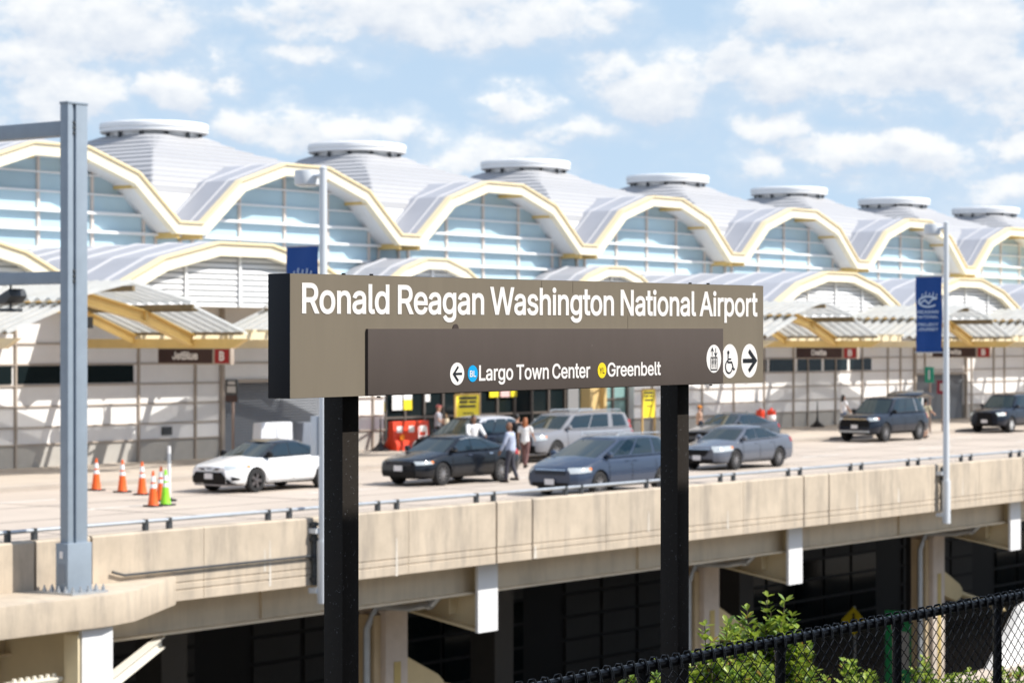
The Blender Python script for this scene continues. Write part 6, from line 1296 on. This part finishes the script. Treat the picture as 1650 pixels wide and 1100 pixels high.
b = MB(); b.lathe((7.459, PT + .05, 3.40), [(.022, 0), (.022, .004), (.004, .02)], 10, axis='x'); b.build('bolt_cap', BLACK, ss)

# ------------------------------------------------------------------ chain link fence
FT, FZ = 6.06, 2.66
fz0 = 1.30
fe = thing('chain_link_fence', 'black vinyl coated chain link fence across the lower right foreground', 'fence', (10.2, FT, .9))
q = MB(); q.tube([(3.5, FT, FZ), (19, FT, FZ)], .0235, 14); q.build('top_rail', VINYL, fe, smooth=True)
post_x0 = 10.19; pitch = 1.195
for k in range(-5, 7):
    x = post_x0 + pitch * k
    q = MB(); q.tube([(x, FT + .004, .9), (x, FT + .004, FZ - .02)], .0255, 12); q.tube([(x, FT + .004, FZ - .055), (x, FT + .004, FZ - .015)], .031, 12); q.build('fence_post', VINYL, fe, smooth=True)
q = MB(); p_, h_ = .0460, .0355; x = 7.6; i = 0
n = int((FZ - .03 - fz0) / h_)
while x < 15.2:
    sg = 1 if i % 2 == 0 else -1; pts = []
    for j in range(n + 1):
        z = FZ - .028 - j * h_
        o = sg * (1 if j % 2 == 0 else -1); xx = x + o * (p_ / 2 + .0028)
        for f in (-.0035, .0035):
            pts.append((xx - o * abs(f) * .0, FT - .031 + (.0045 if o > 0 else -.0045) + f * .0 - .0035 * o * (1 if f > 0 else -1), z - f))
    q.tube(pts, .0027, 5, cap=False)
    x += p_; i += 1
x = 7.6; i = 0
while x < 15.2:
    if i % 2 == 0:
        j_ = random.uniform(-.003, .003)
        q.tube([(x - .006 + j_, FT - .033, FZ - .03), (x - .004, FT - .0285, FZ + .008), (x + j_, FT - .014, FZ + .038 + j_), (x + .004, FT + .012, FZ + .034), (x + .006, FT + .0285, FZ + .004), (x + .004, FT + .030, FZ - .03)], .0048, 6)
        q.tube([(x + .010 + j_, FT - .033, FZ - .03), (x + .009, FT - .0285, FZ + .008), (x + .008 + j_, FT - .012, FZ + .037), (x + .010, FT + .014, FZ + .028)], .0040, 6)
    x += p_; i += 1
q.build('wire_mesh', VINYL, fe, smooth=True, fixn=False)

# ------------------------------------------------------------------ shrubs behind the fence
def leaf(mb, p, d, up, L, W, mi):
    d = d.normalized(); s = d.cross(up)
    if s.length < 1e-3: s = d.orthogonal()
    s.normalize(); nrm = s.cross(d)
    pts = [p, p + d * L * .35 + s * W * .42 - nrm * 0, p + d * L * .72 + s * W * .5 - nrm * L * .04, p + d * L - nrm * L * .12, p + d * L * .72 - s * W * .5 - nrm * L * .04, p + d * L * .35 - s * W * .42, p + d * L * .38 - nrm * W * .16, p + d * L * .74 - nrm * (W * .18 + L * .04)]
    mb.add(pts, [(0, 1, 6), (1, 2, 7, 6), (2, 3, 7), (0, 6, 5), (6, 7, 4, 5), (7, 3, 4)], mi)
def shrub(label, x, y, z0, h, w, nst, seed, nl=1.):
    rng = random.Random(seed); o = thing('shrub', label, 'shrub', (x, y, z0), 0, 'shrubs behind the chain link fence', local=True)
    st, lf = MB(), MB()
    for k in range(nst):
        a = rng.uniform(0, 2 * math.pi); r = w * math.sqrt(rng.random()); hh = h * (1 - .26 * (r / w) ** 2) * rng.uniform(.70, 1.0) * (1 + .07 * math.sin(a * 2 + seed) - .08 * math.cos(a * 3 + seed * 2))
        base = Vector((rng.uniform(-.08, .08), rng.uniform(-.08, .08), 0)); tip = Vector((math.cos(a) * r, math.sin(a) * r, hh))
        mid = base.lerp(tip, .5) + Vector((rng.uniform(-.05, .05), rng.uniform(-.05, .05), .08 * h)); pts = []
        for i in range(9):
            f = i / 8; pts.append(base * (1 - f) ** 2 + mid * 2 * f * (1 - f) + tip * f * f)
        st.tube(pts, [.010 - .007 * i / 8 for i in range(9)], 5)
        # whorls along the upper half of each stem
        m = int((15 + rng.randint(0, 5)) * nl)
        for j in range(m):
            f = .22 + .78 * (j / max(1, m - 1)) ** .75; i = min(7, int(f * 8)); p = pts[i].lerp(pts[i + 1], f * 8 - i); ax_ = (pts[i + 1] - pts[i]).normalized()
            for q_ in range(4 if f > .9 else 3):
                b_ = rng.uniform(0, 2 * math.pi); out = Vector((math.cos(b_), math.sin(b_), 0)); d = out * rng.uniform(.6, 1.) + ax_ * rng.uniform(.2, .9) + Vector((0, 0, rng.uniform(-.1, .35)))
                L = rng.uniform(.055, .088) * (1 if f < .95 else .85)
                leaf(lf, p, d, Vector((rng.uniform(-.3, .3), rng.uniform(-.3, .3), 1)), L, L * rng.uniform(.42, .52), 2 if rng.random() < .018 else (1 if rng.random() < .34 else 0))
    st.build('stem', BARK, o, smooth=True); lf.build('foliage', [LEAF, LEAF2, mat('withered_leaf', (.42, .24, .07), .6, trans=.3)], o, fixn=False, smooth=True, angle=60)
shrub('tallest leafy shrub right of the right sign post, its top well above the fence rail', 13.75, 8.35, .9, 1.43, .40, 290, 3)
shrub('leafy shrub between the right sign post and the tallest shrub', 12.85, 8.1, .9, 1.38, .36, 190, 4)
shrub('low shrub peeking out left of the right sign post', 12.05, 8.05, .9, 1.24, .3, 130, 5)
shrub('low shrub behind the fence right of the tallest shrub', 14.6, 8.0, .9, .98, .5, 120, 6)
shrub('low shrub behind the fence under the green board', 15.7, 8.1, .9, .86, .5, 90, 7)
shrub('lowest sparse shrub behind the fence nearest the right edge', 17.0, 8.2, .9, .72, .55, 70, 8, .8)

# ------------------------------------------------------------------ unseen roof added above the camera to shade fence and lower posts
pr = thing('shade_roof', 'unseen flat concrete roof added above the viewpoint to shade the sign posts', 'roof', (8, -3, .9))
b = MB(); b.box(-12, 40, -12, 2.5, 7.62, 8.03); b.build('slab', CONC2, pr)
for x in (-6, 6, 18, 30):
    b = MB(); b.box(x - .3, x + .3, -9.3, -8.7, .9, 7.62); b.build('column', CONC2, pr)

# ------------------------------------------------------------------ unseen garage added behind the viewpoint as a dark mass for car reflections
pg = thing('unseen_garage', 'unseen long concrete garage added behind the viewpoint for dark reflections', 'garage', (60, -62, -8))
GC = mat('garage_concrete', (.30, .27, .24), .85, var=.1, scale=.4)
b = MB(); b.box(-110, 260, -70, -66, -8, 8); b.build('core', mat('garage_dark', (.03, .03, .03), .9), pg)
for z in (-5, -1.8, 1.4, 4.6, 7.8):
    b = MB(); b.box(-110, 260, -66, -61, z, z + 1.25); b.build('floor_slab', GC, pg)
for i in range(31):
    b = MB(); x = -110 + i * 12; b.box(x - .4, x + .4, -61.8, -61.1, -8, 9); b.build('column', GC, pg)
# ------------------------------------------------------------------ light, sky, camera
SUN = Vector((.28, -.62, .73)).normalized()
sl = bpy.data.lights.new('sun', 'SUN'); sl.energy = SUN_E; sl.angle = math.radians(.5); sl.color = (1., .955, .88)
so = bpy.data.objects.new('sun', sl); COL.objects.link(so); so.rotation_euler = SUN.to_track_quat('Z', 'Y').to_euler(); so.location = (0, -40, 60)
so['kind'] = 'helper'

wd = bpy.data.worlds.new('World'); SC.world = wd; wd.use_nodes = True; nt = wd.node_tree; nt.nodes.clear(); L = nt.links.new
outn = nd(nt, 'ShaderNodeOutputWorld'); bg_ = nd(nt, 'ShaderNodeBackground'); L(bg_.outputs[0], outn.inputs[0])
sky = nd(nt, 'ShaderNodeTexSky', sky_type='NISHITA'); sky.sun_disc = False
sky.sun_elevation = math.asin(SUN.z); sky.sun_rotation = math.atan2(SUN.x, SUN.y); sky.air_density = 1.; sky.dust_density = .6; sky.ozone_density = 2.
tc = nd(nt, 'ShaderNodeTexCoord'); sx = nd(nt, 'ShaderNodeSeparateXYZ'); L(tc.outputs['Generated'], sx.inputs[0])
def ma(op, a, b=None, c=None, clamp=False):
    n = nd(nt, 'ShaderNodeMath', operation=op); n.use_clamp = clamp
    for i, v in enumerate((a, b, c)):
        if v is None: continue
        if isinstance(v, (int, float)): n.inputs[i].default_value = v
        else: L(v, n.inputs[i])
    return n.outputs[0]
D2R = math.pi / 180
az = ma('ARCTAN2', sx.outputs[1], sx.outputs[0]); el = ma('ARCSINE', sx.outputs[2])
azd0 = ma('DIVIDE', az, D2R); eld0 = ma('DIVIDE', el, D2R)
cv = nd(nt, 'ShaderNodeCombineXYZ'); L(azd0, cv.inputs[0]); L(eld0, cv.inputs[1])
def noise(scale, sy=1.4, detail=7, rough=.58, off=0.):
    mp = nd(nt, 'ShaderNodeMapping'); mp.inputs['Scale'].default_value = (1, sy, 1); mp.inputs['Location'].default_value = (off, off * .37, 0); L(cv.outputs[0], mp.inputs[0])
    n = nd(nt, 'ShaderNodeTexNoise'); n.inputs['Scale'].default_value = scale; n.inputs['Detail'].default_value = detail; n.inputs['Roughness'].default_value = rough
    L(mp.outputs[0], n.inputs['Vector']); return n.outputs[0]
azd = ma('ADD', azd0, ma('MULTIPLY', ma('SUBTRACT', noise(.42, 1.5, 5, .6, 71.), .5), 3.4))   # bend the outlines
eld = ma('ADD', eld0, ma('MULTIPLY', ma('SUBTRACT', noise(.55, 1.5, 5, .6, 93.), .5), 1.5))
# cumulus clouds: azimuth, elevation, half width, half height (degrees), strength
def PXD(px, py): return 37.09 - math.degrees(math.atan((px - 825) / 3896)), math.degrees(math.atan((556 - py) / 3896))
CL = []
for px, py, w, h, s_ in ((130, 45, 230, 75, 1.), (20, 90, 160, 60, .8), (70, 165, 130, 55, .85), (300, 150, 75, 45, 1.), (372, 95, 34, 30, .45), (450, 205, 100, 45, .9), (560, 215, 60, 25, .5),
    (640, 15, 240, 60, 1.), (870, 35, 150, 55, .9), (830, 172, 60, 32, .7), (640, 208, 50, 26, .6), (770, 245, 130, 36, .75), (945, 212, 95, 30, .8),
    (1080, 140, 130, 62, .9), (1270, 120, 150, 70, .95), (1010, 98, 90, 25, .55), (1280, 38, 110, 60, .85), (1450, 25, 180, 65, .95), (1480, 120, 150, 70, 1.), (1620, 140, 120, 70, .9), (1570, 40, 140, 60, .9),
    (1400, 245, 130, 34, .85), (1270, 205, 80, 28, .6), (1220, 268, 60, 30, .5), (1480, 275, 130, 35, .65), (1630, 240, 60, 22, .6), (1600, 315, 90, 28, .55), (520, 95, 70, 22, .4)):
    a_, e_ = PXD(px, py); CL.append((a_, e_, w / 68., h / 68., s_))
def cloud_field(shift):
    f = None
    for a_, e_, w, h, s_ in CL:
        u = ma('MULTIPLY', ma('SUBTRACT', azd, a_), 1 / w); v = ma('MULTIPLY', ma('SUBTRACT', eld, e_ + shift), 1 / h)
        g = ma('MULTIPLY', ma('SUBTRACT', 1., ma('ADD', ma('MULTIPLY', u, u), ma('MULTIPLY', v, v))), s_)
        f = g if f is None else ma('SMOOTH_MAX', f, g, .15)
    return ma('MAXIMUM', f, -1.)
n1 = noise(.62, 1.5, 9, .60); n2 = noise(.28, 1.7, 6, .55, 13.)
far = ma('MULTIPLY', ma('SUBTRACT', noise(.11, 1.6, 6, .55, 41.), .53), 5.)   # clouds in the rest of the sky
dist = ma('MAXIMUM', ma('ABSOLUTE', ma('SUBTRACT', azd, 37.)), ma('SUBTRACT', eld, -6.))
outside = ma('SUBTRACT', dist, 15., clamp=True)
fld = cloud_field(0.)
fld = ma('ADD', ma('MULTIPLY', fld, ma('SUBTRACT', 1., outside)), ma('MULTIPLY', far, outside))
den = ma('ADD', fld, ma('MULTIPLY', ma('SUBTRACT', n1, .5), 3.3)); den = ma('ADD', den, ma('MULTIPLY', ma('SUBTRACT', n2, .5), .9))
def smooth(v, a, b, hi):
    m = nd(nt, 'ShaderNodeMapRange', interpolation_type='SMOOTHSTEP'); L(v, m.inputs[0]); m.inputs[1].default_value = a; m.inputs[2].default_value = b; m.inputs[4].default_value = hi
    return m.outputs[0]
# crisp heads inside wider soft veils
cover = ma('MINIMUM', ma('ADD', smooth(den, .0, .6, .52), smooth(den, -1.2, .95, .44)), .97)
# fine shading inside the clouds: thick parts and undersides a little greyer
mpn = nd(nt, 'ShaderNodeMapping'); mpn.inputs['Location'].default_value = (0, .63, 0); mpn.inputs['Scale'].default_value = (1, 1.5, 1); L(cv.outputs[0], mpn.inputs[0])
n3 = nd(nt, 'ShaderNodeTexNoise'); n3.inputs['Scale'].default_value = .62; n3.inputs['Detail'].default_value = 9; n3.inputs['Roughness'].default_value = .6; L(mpn.outputs[0], n3.inputs['Vector'])
fup = ma('ADD', ma('MULTIPLY', cloud_field(-.42), ma('SUBTRACT', 1., outside)), ma('MULTIPLY', far, outside))
den_up = ma('ADD', fup, ma('MULTIPLY', ma('SUBTRACT', n3.outputs[0], .5), 3.3))
lit = ma('ADD', .50, ma('MULTIPLY', ma('SUBTRACT', den, den_up), .62), clamp=True)
cc = nd(nt, 'ShaderNodeMix', data_type='RGBA'); L(lit, cc.inputs[0]); cc.inputs[6].default_value = (*CLOUD_D, 1); cc.inputs[7].default_value = (*CLOUD_L, 1)
# clear sky: the physical sky, cooled towards the blue of the photograph low down
sk = nd(nt, 'ShaderNodeMix', data_type='RGBA'); sk.blend_type = 'MULTIPLY'; sk.inputs[0].default_value = 1.; L(sky.outputs[0], sk.inputs[6]); sk.inputs[7].default_value = (SKY_S * 1., SKY_S * 1., SKY_S * 1., 1)
er_ = nd(nt, 'ShaderNodeMapRange'); L(eld0, er_.inputs[0]); er_.inputs[1].default_value = 0.; er_.inputs[2].default_value = 10.
blu = nd(nt, 'ShaderNodeMix', data_type='RGBA'); L(er_.outputs[0], blu.inputs[0]); blu.inputs[6].default_value = (*SKY_LO, 1); blu.inputs[7].default_value = (*SKY_HI, 1)
er2 = nd(nt, 'ShaderNodeMapRange'); L(eld0, er2.inputs[0]); er2.inputs[1].default_value = 8.; er2.inputs[2].default_value = 40.
sk2 = nd(nt, 'ShaderNodeMix', data_type='RGBA'); L(er2.outputs[0], sk2.inputs[0]); L(blu.outputs[2], sk2.inputs[6]); L(sk.outputs[2], sk2.inputs[7])
fin = nd(nt, 'ShaderNodeMix', data_type='RGBA'); L(cover, fin.inputs[0]); L(sk2.outputs[2], fin.inputs[6]); L(cc.outputs[2], fin.inputs[7])
L(fin.outputs[2], bg_.inputs[0]); bg_.inputs[1].default_value = 1.

cam = bpy.data.cameras.new('camera'); co_ = bpy.data.objects.new('camera', cam); COL.objects.link(co_); SC.camera = co_
cam.lens = 85.; cam.sensor_width = 36.; cam.clip_end = 5000; cam.clip_start = .1
cam.shift_y = 6 / 1650.
yaw = math.atan2(.60301, .79773)
co_.location = (0, 0, CAM_Z); co_.rotation_euler = (math.pi / 2, 0, yaw - math.pi / 2)
cam.dof.use_dof = True; cam.dof.focus_distance = 10.3; cam.dof.aperture_fstop = FSTOP
SC.view_settings.view_transform = 'Standard'; SC.view_settings.look = 'None'; SC.view_settings.exposure = EXPO; SC.view_settings.gamma = 1.
SC.cycles.max_bounces = 8; SC.cycles.transparent_max_bounces = 12; SC.cycles.caustics_reflective = False; SC.cycles.caustics_refractive = False
SC.cycles.sample_clamp_indirect = 6.
